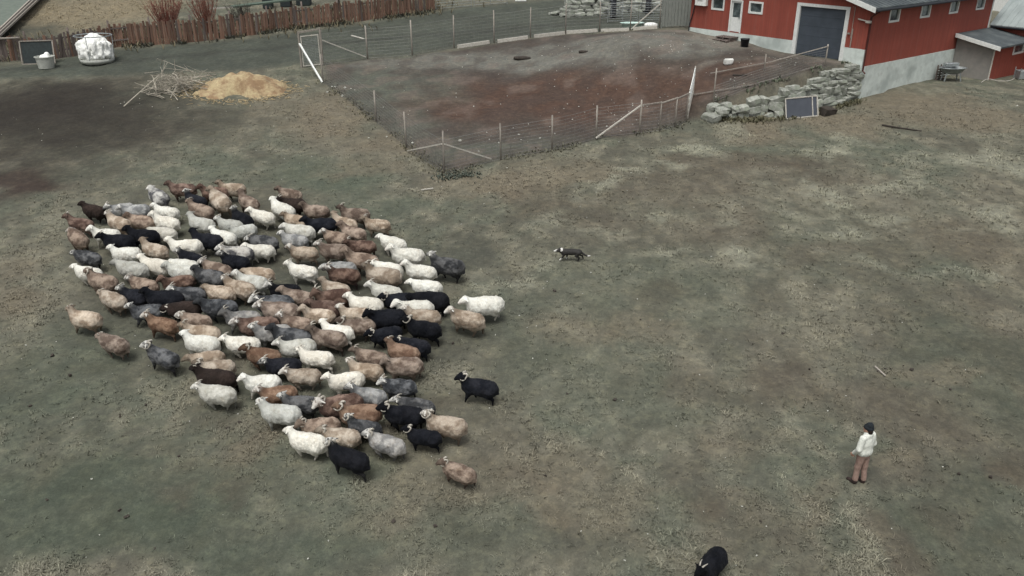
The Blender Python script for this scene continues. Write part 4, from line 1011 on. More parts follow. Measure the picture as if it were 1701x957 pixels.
def window(face, u0, u1, z0, z1, parent=barn):
    w = .075
    def q(a, b, c, d, t0, t1):
        r = MB()
        if face == 'f': r.span((t0, a, c), (t1, b, d))
        else: r.span((a, t0, c), (b, t1, d))
        return r
    pane = bpart('window', q(u0+w, u1-w, z0+w, z1-w, .07, .09), M['glass'], parent)
    fr = MB()
    for (a, b, c, d) in ((u0-.03, u1+.03, z1-w, z1+.03), (u0-.03, u1+.03, z0-.03, z0+w), (u0-.03, u0+w, z0+w, z1-w), (u1-w, u1+.03, z0+w, z1-w)):
        if face == 'f': fr.span((-.03, a, c), (.12, b, d))
        else: fr.span((a, -.03, c), (b, .12, d))
    fo = fr.build('window_frame', M['white'], pane, origin=(0, 0, Z0))
for h in f_holes[2:]: window('f', *h)
for h in l_holes: window('l', *h)
# entrance door
mb = MB(); mb.span((.04, 8.46, 5.77), (.10, 9.20, 6.62)); mb.span((.04, 8.46, 6.62), (.10, 8.55, 7.56)); mb.span((.04, 9.11, 6.62), (.10, 9.20, 7.56)); mb.span((.04, 8.55, 7.47), (.10, 9.11, 7.56)); door = bpart('door', mb, M['white'])
mb = MB(); mb.span((.05, 8.55, 6.62), (.09, 9.11, 7.47)); mb.build('door_window', M['glass'], door, origin=(0, 0, Z0))
mb = MB(); mb.bar((.02, 8.53, 6.60), (.02, 8.65, 6.60), .03); mb.build('handle', M['galv'], door, origin=(0, 0, Z0))
mb = MB()
for a, b, c, d in ((8.36, 8.455, 5.72, 7.64), (9.205, 9.30, 5.72, 7.64), (8.455, 9.205, 7.57, 7.66)): mb.span((-.03, a, c), (.11, b, d))
bpart('door_frame', mb, M['white'])
# garage door with horizontal panels
gd = None
for i in range(5):
    mb = MB(); z0 = 4.96+i*.545; mb.span((.09, 1.42, z0), (.13, 4.34, z0+.538)); p_ = bpart('garage_door', mb, M['garage']) if gd is None else mb.build('door_panel', M['garage'], gd, origin=(0, 0, Z0))
    gd = gd or p_
mb = MB()
for a, b, c, d in ((1.20, 1.425, 4.93, 7.66), (4.335, 4.56, 4.93, 7.66), (1.20, 4.56, 7.665, 7.83)): mb.span((-.045, a, c), (.15, b, d))
bpart('garage_door_frame', mb, M['white'])
# roof
ov = .5
def roof_side(sgn):
    mb = MB(); y0 = -ov if sgn > 0 else LF+ov; z_e = 7.90-.293*ov+.06; zr = RZ+.06
    mb.prism([(-.45, y0, z_e), (-.45, LF/2, zr), (-.45, LF/2, zr+.12), (-.45, y0, z_e+.12)], (LW+.9, 0, 0)); return mb
r1 = bpart('roof', roof_side(1), M['roofgrey']); bpart('roof', roof_side(-1), M['roofgrey'])
mb = MB()
for i in range(38):
    x = -.35+i*.42; mb.prism([(x, -ov, 7.90-.293*ov+.182), (x, LF/2, RZ+.182), (x, LF/2, RZ+.20), (x, -ov, 7.90-.293*ov+.20)], (.03, 0, 0))
mb.build('standing_seam', M['roofgrey'], r1, origin=(0, 0, Z0))
for sgn in (1, -1):
    mb = MB(); y0 = -ov-.02 if sgn > 0 else LF+ov+.02; za = 7.90-.293*ov
    mb.prism([(-.50, y0, za-.06), (-.50, LF/2, RZ-.06), (-.50, LF/2, RZ+.20), (-.50, y0, za+.20)], (.047, 0, 0)); bpart('fascia', mb, M['white'])
mb = MB(); mb.tube([(-.40, -ov-.07, 7.80), (LW+.4, -ov-.07, 7.80)], .065, 8); bpart('gutter', mb, M['dark'])
mb = MB(); mb.tube([(-.05, -ov-.06, 7.74), (-.02, -.22, 7.52), (.05, -.09, 7.40), (.05, -.09, 4.55), (.02, -.26, 4.42)], .045, 8); bpart('downpipe', mb, M['downpipe'], bevel=0)
mb = MB(); mb.span((-.025, -.024, 4.76), (.12, .12, 7.8)); bpart('corner_board', mb, M['red'])
mb = MB(); mb.span((LW-.12, -.03, 4.76), (LW+.03, -.004, 7.85)); bpart('corner_board', mb, M['white'])
mb = MB(); mb.bar((-.08, .62, 7.27), (-.12, .05, 7.20), .05, .06); mb.box((-.10, -.02, 7.17), (.16, .26, .12)); bpart('flood_lamp', mb, M['newwood'])
mb = MB(); mb.tube([(-.02, 1.05, 7.86), (-.02, .92, 7.86), (-.02, .92, 6.2)], .018, 6); mb.bar((-.03, .86, 5.72), (-.03, .86, 6.72), .05, .03); mb.box((-.05, 1.06, 6.45), (.06, .14, .08)); bpart('conduit', mb, M['post'])
mb = MB(); mb.box((-.14, 11.5, 7.45), (.26, .86, .66)); mb.lathe([(.0, 0), (.22, 0), (.24, .02)], (-.29, 11.5, 7.45), 16, .1, 1, False); bpart('heat_pump', mb, M['whitedirty'], bevel=.02)
mb = MB(); mb.tube([(-.12, 11.95, 7.9), (-.10, 12.05, 7.1), (-.08, 12.2, 6.5), (-.10, 12.35, 5.9), (-.12, 12.38, 5.4)], .035, 7); bpart('cable', mb, M['dark'])
tag(barn, 'red clad barn with white foundation and large charcoal garage door', 'barn')

# lean-to beside the barn
annex = empty('lean_to_shed', (BC[0], BC[1], 2.95), RB)
def apart(name, mb, m, parent=annex): return mb.build(name, m, parent, origin=(0, 0, Z0))
mb = MB(); mb.prism([(10.8, -.05, 2.6), (10.8, -.05, 5.48), (10.8, -2.4, 5.02), (10.8, -2.4, 2.6)], (.12, 0, 0)); apart('end_wall', mb, M['greywall'])
aw = [(13.55, 15.0, 4.45, 5.0), (17, 18.4, 4.45, 5.0)]
mb = MB(); wall_grid(mb, 10.92, 22, 2.6, 5.02, aw, lambda a, b, c, d: mb.span((a, -2.4, c), (b, -2.28, d))); apart('side_wall', mb, M['red'])
for (a, b, c, d) in aw:
    r = MB(); r.span((a+.05, -2.36, c+.05), (b-.05, -2.33, d-.05)); w_ = apart('window', r, M['glass'])
    r = MB()
    for q in ((a-.06, a+.06, c-.06, d+.06), (b-.06, b+.06, c-.06, d+.06), (a+.06, b-.06, d-.06, d+.06), (a+.06, b-.06, c-.06, c+.06)): r.span((q[0], -2.44, q[2]), (q[1], -2.30, q[3]))
    r.build('window_frame', M['white'], w_, origin=(0, 0, Z0))
mb = MB(); mb.prism([(10.45, -.06, 5.62), (10.45, -2.85, 5.08), (10.45, -2.85, 5.18), (10.45, -.06, 5.72)], (11.8, 0, 0)); apart('roof', mb, M['roofgrey'])
mb = MB(); mb.prism([(10.40, -.06, 5.50), (10.40, -2.87, 4.96), (10.40, -2.87, 5.20), (10.40, -.06, 5.74)], (.048, 0, 0)); apart('fascia', mb, M['white'])
mb = MB(); mb.span((10.76, -2.45, 2.9), (10.80, -2.38, 5.0)); apart('corner_board', mb, M['newwood'])
tag(annex, 'low lean-to shed with grey end wall, red side and dark roof', 'shed')
# metal roofed outbuilding behind
ob_ = empty('metal_roofed_outbuilding', (BC[0], BC[1], 2.95), RB)
mb = MB(); mb.span((15.4, -14, 2.6), (15.6, -.2, 5.95)); mb.span((15.6, -.4, 2.6), (25, -.2, 5.95)); mb.prism([(15.6, -.4, 5.95), (20.2, -.4, 9.2), (24.8, -.4, 5.95)], (0, .19, 0)); mb.build('wall', M['red'], ob_, origin=(0, 0, Z0))
mb = MB(); mb.prism([(15.05, -.02, 5.82), (20.2, -.02, 9.42), (20.2, -.02, 9.50), (15.05, -.02, 5.90)], (0, -14.2, 0)); rf = mb.build('roof', M['metalroof'], ob_, origin=(0, 0, Z0))
mb = MB()
for i in range(34):
    y = -.3-i*.42; mb.prism([(15.05, y, 5.905), (20.2, y, 9.505), (20.2, y, 9.535), (15.05, y, 5.935)], (0, -.035, 0))
mb.build('standing_seam', M['metalroof'], rf, origin=(0, 0, Z0))
mb = MB(); mb.prism([(25.35, -.02, 5.82), (20.2, -.02, 9.42), (20.2, -.02, 9.50), (25.35, -.02, 5.90)], (0, -14.2, 0)); mb.build('roof', M['metalroof'], ob_, origin=(0, 0, Z0))
mb = MB(); mb.tube([(15.0, -.1, 5.80), (15.0, -14.2, 5.80)], .06, 7); mb.build('gutter', M['dark'], ob_, origin=(0, 0, Z0))
tag(ob_, 'outbuilding with pale grey sheet metal roof behind the lean-to', 'building')
wh = empty('white_house', (BC[0], BC[1], 2.95), RB)
mb = MB(); mb.span((27, -12, 2.6), (36, 8, 11)); mb.build('wall', M['white'], wh, origin=(0, 0, Z0))
mb = MB(); mb.prism([(26.6, -12.4, 10.9), (31.5, -12.4, 14), (36.4, -12.4, 10.9)], (0, 20.8, 0)); mb.build('roof', M['roofgrey'], wh, origin=(0, 0, Z0))
for y in (-9, -6, 4):
    mb = MB(); mb.span((26.96, y, 7), (27.03, y+1.2, 8.4)); mb.build('window', M['glass'], wh, origin=(0, 0, Z0))
tag(wh, 'white walled house behind the red barn', 'house')

# ======================= stones =======================
def stone_shape(seed, flat=.75):
    r = random.Random(seed); bm = bmesh.new(); bmesh.ops.create_cube(bm, size=1.0)
    bmesh.ops.subdivide_edges(bm, edges=bm.edges[:], cuts=1, use_grid_fill=True)
    for v in bm.verts:
        L_ = v.co.length; v.co = v.co*(.56/L_)*.38+v.co*.66
        v.co += Vector((r.uniform(-.07, .07), r.uniform(-.07, .07), r.uniform(-.06, .06)))
    bmesh.ops.bevel(bm, geom=[e_ for e_ in bm.edges if e_.calc_face_angle(0) > .5][:14], offset=.05, segments=1, affect='EDGES')
    me_ = bpy.data.meshes.new('stone'); bm.to_mesh(me_); bm.free(); me_.materials.append(M['stone']); return me_
STONES = [stone_shape(s) for s in range(9)]
def put_stone(parent, p, size, rz, tilt=.12, me_=None):
    o = link('stone', me_ or RND.choice(STONES), parent); o.location = Vector(p)-Vector(parent.location)
    o.scale = size; o.rotation_euler = (RND.uniform(-tilt, tilt), RND.uniform(-tilt, tilt), rz+RND.uniform(-.15, .15)); return o
SW = [Vector(p) for p in ((10.45, 43.25), (12.32, 43.42), (14.29, 43.72), (16.57, 44.85), (19.35, 46.85))]
def along(poly, d):
    for a, b in zip(poly[:-1], poly[1:]):
        L_ = (b-a).length
        if d <= L_: return a.lerp(b, d/L_), math.atan2((b-a).y, (b-a).x)
        d -= L_
    return poly[-1].copy(), math.atan2((b-a).y, (b-a).x)
tot = sum((b-a).length for a, b in zip(SW[:-1], SW[1:]))
swall = empty('stone_retaining_wall', (SW[0].x, SW[0].y, hz(SW[0].x, SW[0].y-.4)))
tag(swall, 'dry stone retaining wall of pale boulders below the barn yard', 'stone wall')
z_off = [0.0]
for (d_lo, d_hi, ch, sizes) in ((0.0, 4.6, .37, (.5, .62, .78, .9)), (4.6, tot+.1, .28, (.42, .6, .85, 1.15))):
    for course in range(7):
        d = d_lo+RND.uniform(-.15, .15)
        while d < d_hi:
            L_ = RND.choice(sizes)*RND.uniform(.85, 1.15); H_ = ch*RND.uniform(.9, 1.35)
            p, a = along(SW, min(max(d+L_/2, 0), tot)); nrm = Vector((math.sin(a), -math.cos(a)))
            top = float(np.interp(d, [0, 1.7, 4, 6.4, 10], [.50, .90, 1.40, 1.80, 1.92]))
            zc = course*ch+ch*.45+RND.uniform(-.06, .06)
            if zc < top:
                base = hz(p.x+nrm.x*.5, p.y+nrm.y*.5)
                q = Vector((p.x, p.y))-nrm*(.05*course+.22+RND.uniform(-.10, .10))
                put_stone(swall, (q.x, q.y, base+zc), (L_*1.0, RND.uniform(.45, .75), H_), a, .26 if d < 4.6 else .14)
            d += L_*.97
# boulders tumbled at the wall's outer end
for (x, y, z, s) in ((10.35, 42.95, .15, .7), (10.9, 43.0, .5, .55), (10.5, 43.4, .55, .5)): put_stone(swall, (x, y, hz(x, y-.3)+z), (s*1.3, s, s*.7), RND.uniform(0, 3), .3)
# far stone pile / wall by the track
spile = empty('tumbled_stone_wall', (6.5, 66.6, hz(6.5, 66.6))); tag(spile, 'tumbled dry stone wall beside the farm track', 'stone wall')
for course in range(5):
    d = RND.uniform(0, .3); L0 = [(3.2, 66.9), (4.2, 66.1), (6.8, 66.3), (9, 67.2), (12.4, 67.3)]
    poly = [Vector(q) for q in L0]; t_ = sum((b-a).length for a, b in zip(poly[:-1], poly[1:]))
    while d < t_:
        L_ = RND.uniform(.4, 1.0); p, a = along(poly, d); nrm = Vector((math.sin(a), -math.cos(a)))
        if d > course*.35:
            q = p-nrm*(.18*course+RND.uniform(-.15, .15)); put_stone(spile, (q.x, q.y, hz(p.x, p.y)+course*.27+.1), (L_, RND.uniform(.5, .8), RND.uniform(.24, .36)), a, .25)
        d += L_*1.02

# ======================= fences =======================
def vpost(mb, x, y, h, r=.045, lean=(0, 0), sink=.25):
    b = gp(x, y); mb.tube([b+Vector((0, 0, -sink)), b+Vector((lean[0]*.5, lean[1]*.5, h*.5)), b+Vector((lean[0], lean[1], h))], [r, r*.95, r*.9], 7)
def mesh_wire(pts, h, nh, dv, r=.0065, sag=.02):
    """sheep netting between posts: real wires"""
    mb = MB()
    for k in range(nh):
        z = .06+(h-.06)*k/(nh-1)
        for a, b in zip(pts[:-1], pts[1:]):
            A_, B_ = gp(a[0], a[1], z), gp(b[0], b[1], z); m_ = (A_+B_)/2
            m_.z = hz(m_.x, m_.y)+z-sag*(1 if k == nh-1 else .5); mb.tube([A_, m_, B_], r*(1.3 if k in (0, nh-1) else 1), 3, False)
    for a, b in zip(pts[:-1], pts[1:]):
        L_ = math.hypot(b[0]-a[0], b[1]-a[1]); n = max(1, int(L_/dv))
        for i in range(n):
            t = (i+.5)/n; x, y = a[0]+(b[0]-a[0])*t, a[1]+(b[1]-a[1])*t
            mb.tube([gp(x, y, .05), gp(x, y, h-sag)], r*.8, 3, False)
    return mb
def wire_fence(name, pts, hts, label, nh=9, braces=(), skip_first=False, m='post'):
    x0, y0 = pts[0]; e_ = empty(name, gp(x0, y0))
    for i, (p, h) in enumerate(zip(pts, hts)):
        if i == 0 and skip_first: continue
        mb = MB(); vpost(mb, p[0], p[1], h, RND.uniform(.040, .052), (RND.uniform(-.04, .04), RND.uniform(-.04, .04))); mb.build('post', M[m], e_, smooth=True)
    mesh_wire(pts, min(hts)*.93, nh, .30).build('wire_netting', M['wire'], e_)
    for (a, b, w) in braces:
        mb = MB(); mb.bar(a, b, w, w*.8); mb.build('brace', M['newwood'], e_)
    tag(e_, label, 'fence', None); return e_
LFp = [(-11.13, 49.6), (-7.04, 42.82), (-5.09, 39.26), (-3.04, 36.10)]
wire_fence('wire_fence', LFp, [1.65, 1.62, 1.72, 1.95], 'wire netting fence along the left side of the muddy pen', 10,
           [(gp(-4.95, 38.6, .12), gp(-3.1, 36.15, 1.36), .07)])
FFp = [(-3.04, 36.10), (-.52, 37.56), (1.90, 38.68), (4.14, 40.34), (6.37, 41.04)]
wire_fence('wire_fence', FFp, [1.95, 1.72, 1.72, 1.65, 1.68], 'wire netting fence along the near side of the muddy pen', 10,
           [(gp(-2.98, 36.1, 1.36), gp(-.95, 37.3, .15), .06), (gp(4.12, 40.2, .1), gp(6.35, 41.0, 1.42), .07)], True)
BFp = [(-11.78, 53.01), (-9.25, 54.6), (-6.44, 55.1), (-3.86, 56.93), (-1.21, 58.26), (1.26, 59.07), (3.69, 59.7), (6.09, 60.03), (8.15, 59.6), (10.20, 59.75)]
bfence = wire_fence('wire_fence', BFp, [2.1, 2.05, 2.2, 2.1, 2.1, 2.0, 2.0, 2.0, 2.0, 2.0], 'tall wire netting fence between the pen and the track', 10,
           [(gp(-11.7, 53.0, 1.5), gp(-9.35, 54.5, .15), .075), (gp(8.2, 59.5, .1), gp(10.1, 59.7, 1.6), .075)])
for i in range(3, 9):
    (ax, ay), (bx, by) = BFp[i], BFp[i+1]; t0, t1 = RND.uniform(0, .12), RND.uniform(.86, 1.0)
    a = gp(ax+(bx-ax)*t0, ay+(by-ay)*t0-.12, .10); b = gp(ax+(bx-ax)*t1, ay+(by-ay)*t1-.12, .11+RND.uniform(-.03, .03))
    mb = MB(); mb.bar(a, b, .13, .22); mb.build('kick_board', M['newwood'], bfence)
# mesh gate at the left end of the pen
gt = empty('mesh_gate', gp(-13.03, 52.5))
A0, B0 = Vector((-13.03, 52.55)), Vector((-11.80, 52.95))
def G3(t, z): p = A0.lerp(B0, t); return gp(p.x, p.y, z)
for t in (0, 1):
    mb = MB(); mb.bar(G3(t, -.2), G3(t, 2.15 if t == 0 else 2.25), .10, .10); mb.build('post', M['post'], gt)
mb = MB(); mb.bar(G3(0, 2.08), G3(1, 2.18), .08, .10); mb.build('lintel', M['post'], gt)
fr = MB()
for a, b in (((.10, .08), (.90, .08)), ((.10, 1.85), (.90, 1.85)), ((.10, .04), (.10, 1.88)), ((.90, .04), (.90, 1.88))): fr.bar(G3(*a), G3(*b), .08, .05)
leaf = fr.build('gate_leaf', M['newwood'], gt)
wm_ = MB()
for i in range(1, 13): wm_.bar(G3(.12+.76*i/13, .1), G3(.12+.76*i/13, 1.82), .008)
for i in range(1, 18): wm_.bar(G3(.12, .1+1.72*i/18), G3(.88, .1+1.72*i/18), .008)
wm_.build('mesh', M['galv'], leaf, origin=gt.location)
mb = MB(); mb.bar(G3(0, 1.45), gp(-11.15, 49.5, .05), .10, .07); mb.build('brace', M['white'], gt)
tag(gt, 'tall wood framed mesh gate with white diagonal brace at pen corner', 'gate')
# small open gate on the near side of the pen
ng_ = empty('small_gate', gp(6.4, 41.05))
gp_pts = [(7.41, 41.30), (8.29, 41.90), (9.00, 42.62)]
for p in gp_pts:
    mb = MB(); vpost(mb, p[0], p[1], 1.5, .04); mb.build('post', M['post'], ng_, smooth=True)
allp = [(6.37, 41.04)]+gp_pts
for i, (a, b) in enumerate(zip(allp[:-1], allp[1:])):
    mb = MB(); mb.bar(gp(a[0], a[1], 1.42), gp(b[0], b[1], 1.46), .06, .05); mb.build('top_rail', M['post'], ng_)
mesh_wire(allp, 1.4, 9, .22).build('wire_netting', M['wire'], ng_)
tag(ng_, 'short railed wire hurdle section beside the open pen gate', 'fence')
og = empty('swung_open_gate', gp(9.05, 42.7))
d0 = Vector((9.05, 42.7)); d1 = Vector((9.72, 44.9))
def O3(t, z): p = d0.lerp(d1, t); return gp(p.x, p.y, z*1.0)
for i in range(5):
    z = .2+i*.30; mb = MB(); mb.bar(O3(0, z), O3(1, z*1.02), .035, .15); mb.build('board', M['white'] if i > 1 else M['newwood'], og)
mb = MB(); mb.bar(O3(.05, .1), O3(.05, 1.6), .09, .05); mb.bar(O3(.95, .1), O3(.95, 1.55), .09, .05); mb.build('stile', M['newwood'], og)
tag(og, 'pale board gate swung open into the pen, seen edge on', 'gate')
# rails and netting between the pen and the stone wall
rf_ = empty('rail_fence', gp(10.53, 43.5))
for x, y, h in ((10.53, 43.62, 1.75), (17.05, 46.25, 1.15), (13.7, 46.0, .9)):
    mb = MB(); vpost(mb, x, y, h, .04); mb.build('post', M['post'], rf_, smooth=True)
for a, b in (((10.9, 46.5, .25), (14.4, 46.9, .18)), ((14.4, 46.9, .2), (17.05, 46.2, 1.05)), ((9.5, 44.7, .10), (12.7, 44.3, .14)), ((12.9, 44.35, .12), (16.7, 45.8, .14))):
    mb = MB(); mb.bar(gp(a[0], a[1], a[2]), gp(b[0], b[1], b[2]), .05, .045); mb.build('rail', M['post'], rf_)
mesh_wire([(10.53, 43.62), (12.5, 44.2), (14.3, 44.6), (17.05, 46.25)], .85, 7, .3).build('wire_netting', M['wire'], rf_)
tag(rf_, 'low rail and wire fence above the stone wall near the barn', 'fence')

# vertical slab board fence along the track
BP = [(-36, 53.4), (-32.4, 53.76), (-30.95, 54.3), (-29.06, 54.6), (-28.05, 55.3), (-26.34, 57.3), (-22.43, 58.2), (-18.79, 59.8), (-15.25, 62.3), (-11.17, 64.4), (-7.43, 66.9), (-6.0, 67.9)]
def bp_at(d):
    poly = [Vector(q) for q in BP]; return along(poly, d)
bt = sum(math.hypot(b[0]-a[0], b[1]-a[1]) for a, b in zip(BP[:-1], BP[1:]))
bf = empty('slab_board_fence', gp(-26, 57.4)); tag(bf, 'long fence of upright brown slab boards along the track', 'fence')
def board_shape(seed):
    r = random.Random(seed); b = MB(); n = 5; w0 = .5; vs = []
    for i in range(n):
        t = i/(n-1); wl, wr = w0*r.uniform(.82, 1.0), w0*r.uniform(.82, 1.0); c = r.uniform(-.05, .05)
        vs += [(-wl+c, -.5, t), (0+c, -.8, t), (wr+c, -.5, t), (wr+c, .5, t), (-wl+c, .5, t)]
    fs = []
    for i in range(n-1):
        for k in range(5): fs.append((i*5+k, i*5+(k+1) % 5, (i+1)*5+(k+1) % 5, (i+1)*5+k))
    fs += [(4, 3, 2, 1, 0), tuple((n-1)*5+k for k in range(5))]
    b.add(vs, fs); return b
BSH = [board_shape(s).mesh('board', M['board']) for s in range(7)]; BSHG = [board_shape(s+20).mesh('board', M['boardgrey']) for s in range(4)]
d = 0.0
while d < bt:
    p, a = bp_at(d); grey = d < 9.5 and RND.random() < .8 or RND.random() < .1
    w = RND.uniform(.12, .20); h = RND.uniform(1.35, 1.62)*(1 if d > 7 else 1.0)
    if RND.random() < .06: h *= .8
    o = link('board', RND.choice(BSHG if grey else BSH), bf)
    q = gp(p.x, p.y, -.05); o.location = q-Vector(bf.location); o.scale = (w, .035, h); o.rotation_euler = (RND.uniform(-.04, .04), RND.uniform(-.05, .05), a)
    d += w*RND.uniform(.98, 1.22)
for z in (.45, 1.2):
    mb = MB()
    for i in range(int(bt/1.5)):
        a, b = bp_at(i*1.5)[0], bp_at(min(bt, (i+1)*1.5))[0]; mb.bar(gp(a.x, a.y+.07, z), gp(b.x, b.y+.07, z), .05, .09)
    mb.build('rail', M['boardgrey'], bf)
for i in range(int(bt/2.6)+1):
    p, a = bp_at(i*2.6); mb = MB(); vpost(mb, p.x+.05, p.y+.2, 1.75, .07); mb.build('post', M['boardgrey'], bf, smooth=True)

# metal hurdles
def hurdle(p0, p1, h, nb, label, m='galv', r=.018):
    e_ = empty('metal_hurdle', gp(*p0)); a, b = Vector(p0), Vector(p1)
    H3 = lambda t, z: gp(a.x+(b.x-a.x)*t, a.y+(b.y-a.y)*t, z)
    mb = MB(); mb.tube([H3(0, 0), H3(0, h), H3(1, h), H3(1, 0)], r, 6); mb.tube([H3(.5, .1), H3(.5, h)], r*.8, 6); mb.build('frame', M[m], e_)
    for k in range(nb):
        z = .12+(h-.12)*k/nb; mb = MB(); mb.tube([H3(0, z), H3(1, z)], r*.75, 6); mb.build('rail', M[m], e_)
    tag(e_, label, 'hurdle'); return e_
hurdle((7.05, 63.9), (9.25, 64.1), 1.35, 8, 'galvanised sheep hurdle standing before the stone wall')
hurdle((6.6, 64.8), (8.3, 65.6), 1.5, 7, 'galvanised hurdle leaning close behind another hurdle by stone wall')
hurdle((-5.9, 68.0), (-3.2, 68.9), 1.15, 5, 'pale metal hurdle joining the end of the board fence')
hurdle((-3.0, 69.2), (-.4, 70.1), 1.15, 5, 'second metal hurdle along the track, further right')
hurdle((9.4, 64.1), (11.4, 63.9), 1.3, 7, 'metal hurdle right of the stone wall near grey gate')
# grey solid gate between fence and barn
gg = empty('grey_board_gate', gp(10.3, 59.7)); ga_, gb_ = Vector((10.3, 59.6)), Vector((12.0, 58.3))
for i in range(9):
    t = (i+.5)/9; p = ga_.lerp(gb_, t); q = gp(p.x, p.y, .98); mb = MB(); mb.box(q, (.21, .035, 1.75), Matrix.Rotation(math.atan2(gb_.y-ga_.y, gb_.x-ga_.x), 3, 'Z'), .004); mb.build('board', M['greygate'], gg)
mb = MB()
for z in (.4, 1.55): mb.bar(gp(ga_.x, ga_.y+.05, z), gp(gb_.x, gb_.y+.05, z), .05, .1)
mb.build('ledge', M['greygate'], gg)
for p in (ga_, gb_):
    mb = MB(); vpost(mb, p.x, p.y, 2.1, .06); mb.build('post', M['greygate'], gg)
tag(gg, 'solid grey board gate between the pen fence and the barn', 'gate')
# dark gate posts by the stone wall
for (x, y, h, lb) in ((7.6, 65.4, 2.1, 'thick black post behind the metal hurdles'), (10.4, 66.6, 2.1, 'thick black post standing against the tumbled stone wall')):
    e_ = empty('dark_post', gp(x, y)); mb = MB(); vpost(mb, x, y, h, .24); mb.build('shaft', M['dark'], e_, smooth=True)
    mb = MB(); mb.lathe([(.25, 0), (.26, .05), (.18, .12)], gp(x, y, h), 14); mb.build('cap', M['dark'], e_); tag(e_, lb, 'post')
# enamel bath used as trough
tb = empty('pale_green_trough', gp(8.45, 60.9))
mb = MB(); c0 = gp(8.45, 60.9, .0); mb.lathe([(.30, .05), (.42, .10), (.52, .42), (.56, .46), (.60, .46), (.60, .43), (.54, .42), (.44, .06), (.30, .02)], c0, 26, 1.45, .72, True); mb.build('basin', M['teal'], tb, smooth=True)
mb = MB(); mb.lathe([(.0, .30), (.50, .34)], c0, 20, 1.4, .7, False); mb.build('water', M['glass'], tb)
tag(tb, 'pale green tub used as a trough outside the pen fence', 'trough')
wb = empty('white_sack', gp(9.75, 60.9)); mb = MB(); mb.lathe([(.25, 0), (.34, .08), (.33, .24), (.18, .33), (.05, .34)], gp(9.75, 60.9), 14, 1.5, .8); mb.build('sack', M['whitedirty'], wb, smooth=True); tag(wb, 'small white sack beside the pale green tub', 'sack')

# ======================= yard clutter =======================
# pallets used as steps
pl = empty('wooden_pallet_step', gp(13.15, 53.05)); Rp = Matrix.Rotation(RB, 3, 'Z')
def LP(l, s, z): return Vector((BC[0]+BL[0]*l+BF[0]*s, BC[1]+BL[1]*l+BF[1]*s, z))
zb = 5.22
for k in range(2):
    for i in range(6):
        mb = MB(); mb.box(LP(-.75+i*.17-.35*k, 9.0, zb+.12+.14*(1-k)+.0), (.13, 1.15-.1*k, .022), Rp, .004)
        mb.build('slat', M['boardgrey'], pl)
    for j in range(3):
        mb = MB(); mb.box(LP(-.36-.35*k, 8.5+j*.5, zb+.06+.14*(1-k)), (.95, .10, .09), Rp); mb.build('bearer', M['boardgrey'], pl)
tag(pl, 'stacked wooden pallets used as a step below the white door', 'pallet')
def bucket(x, y, r, h, label, m, name='bucket'):
    e_ = empty(name, gp(x, y)); mb = MB(); mb.lathe([(r*.78, 0), (r, h), (r*1.06, h), (r*1.06, h-.03), (r*1.0, h-.035), (r*.94, h-.04), (r*.74, .03)], gp(x, y), 22); mb.build('body', M[m], e_, smooth=True)
    mb = MB(); c_ = gp(x, y, h); mb.tube([c_+Vector((-r, 0, 0)), c_+Vector((-r*.7, -.05, .02)), c_+Vector((0, -r*1.05, .03)), c_+Vector((r*.7, -.05, .02)), c_+Vector((r, 0, 0))], .01, 5); mb.build('handle', M[m], e_); tag(e_, label, 'bucket')
bucket(14.12, 52.05, .27, .48, 'black bucket beside the pallet step at the barn', 'dark')
# white block in the pen
e_ = empty('white_block', gp(12.18, 47.95)); bm = bmesh.new(); bmesh.ops.create_cube(bm, size=1)
for v in bm.verts: v.co = Vector((v.co.x*.5+RND.uniform(-.06, .06), v.co.y*.36+RND.uniform(-.05, .05), v.co.z*.3+.15+RND.uniform(-.03, .03)))
bmesh.ops.bevel(bm, geom=bm.edges[:], offset=.05, segments=2, affect='EDGES'); m_ = bpy.data.meshes.new('block'); bm.to_mesh(m_); bm.free(); m_.materials.append(M['whitedirty']); link('block', m_, e_)
tag(e_, 'white mineral lick block lying in the muddy pen', 'lick block')
# framed sheet leaning on the stone wall
ls = empty('framed_sheet', gp(15.3, 43.7)); a, b = gp(14.35, 43.30, .02), gp(16.15, 43.75, .02); dv = (b-a); dn = dv.normalized(); bk = Vector((-dn.y, dn.x, 0))
upv = (Vector((0, 0, 1.0))+bk*.34)*.98
P4 = lambda u, v_: a+dv*u+upv*v_
nn = dn.cross(upv).normalized()
mb = MB(); mb.prism([P4(.02, .02), P4(.98, .02), P4(.98, .98), P4(.02, .98)], nn*-.02); sh = mb.build('sheet', M['darkpanel'], ls)
for q in (((0, 0), (1, 0)), ((0, 1), (1, 1)), ((0, 0), (0, 1)), ((1, 0), (1, 1)), ((.84, 0), (.84, 1))):
    mb = MB(); mb.bar(P4(*q[0])+nn*.02, P4(*q[1])+nn*.02, .045, .05); mb.build('frame_bar', M['newwood'], ls)
tag(ls, 'white framed grey sheet leaning against the stone wall', 'panel')
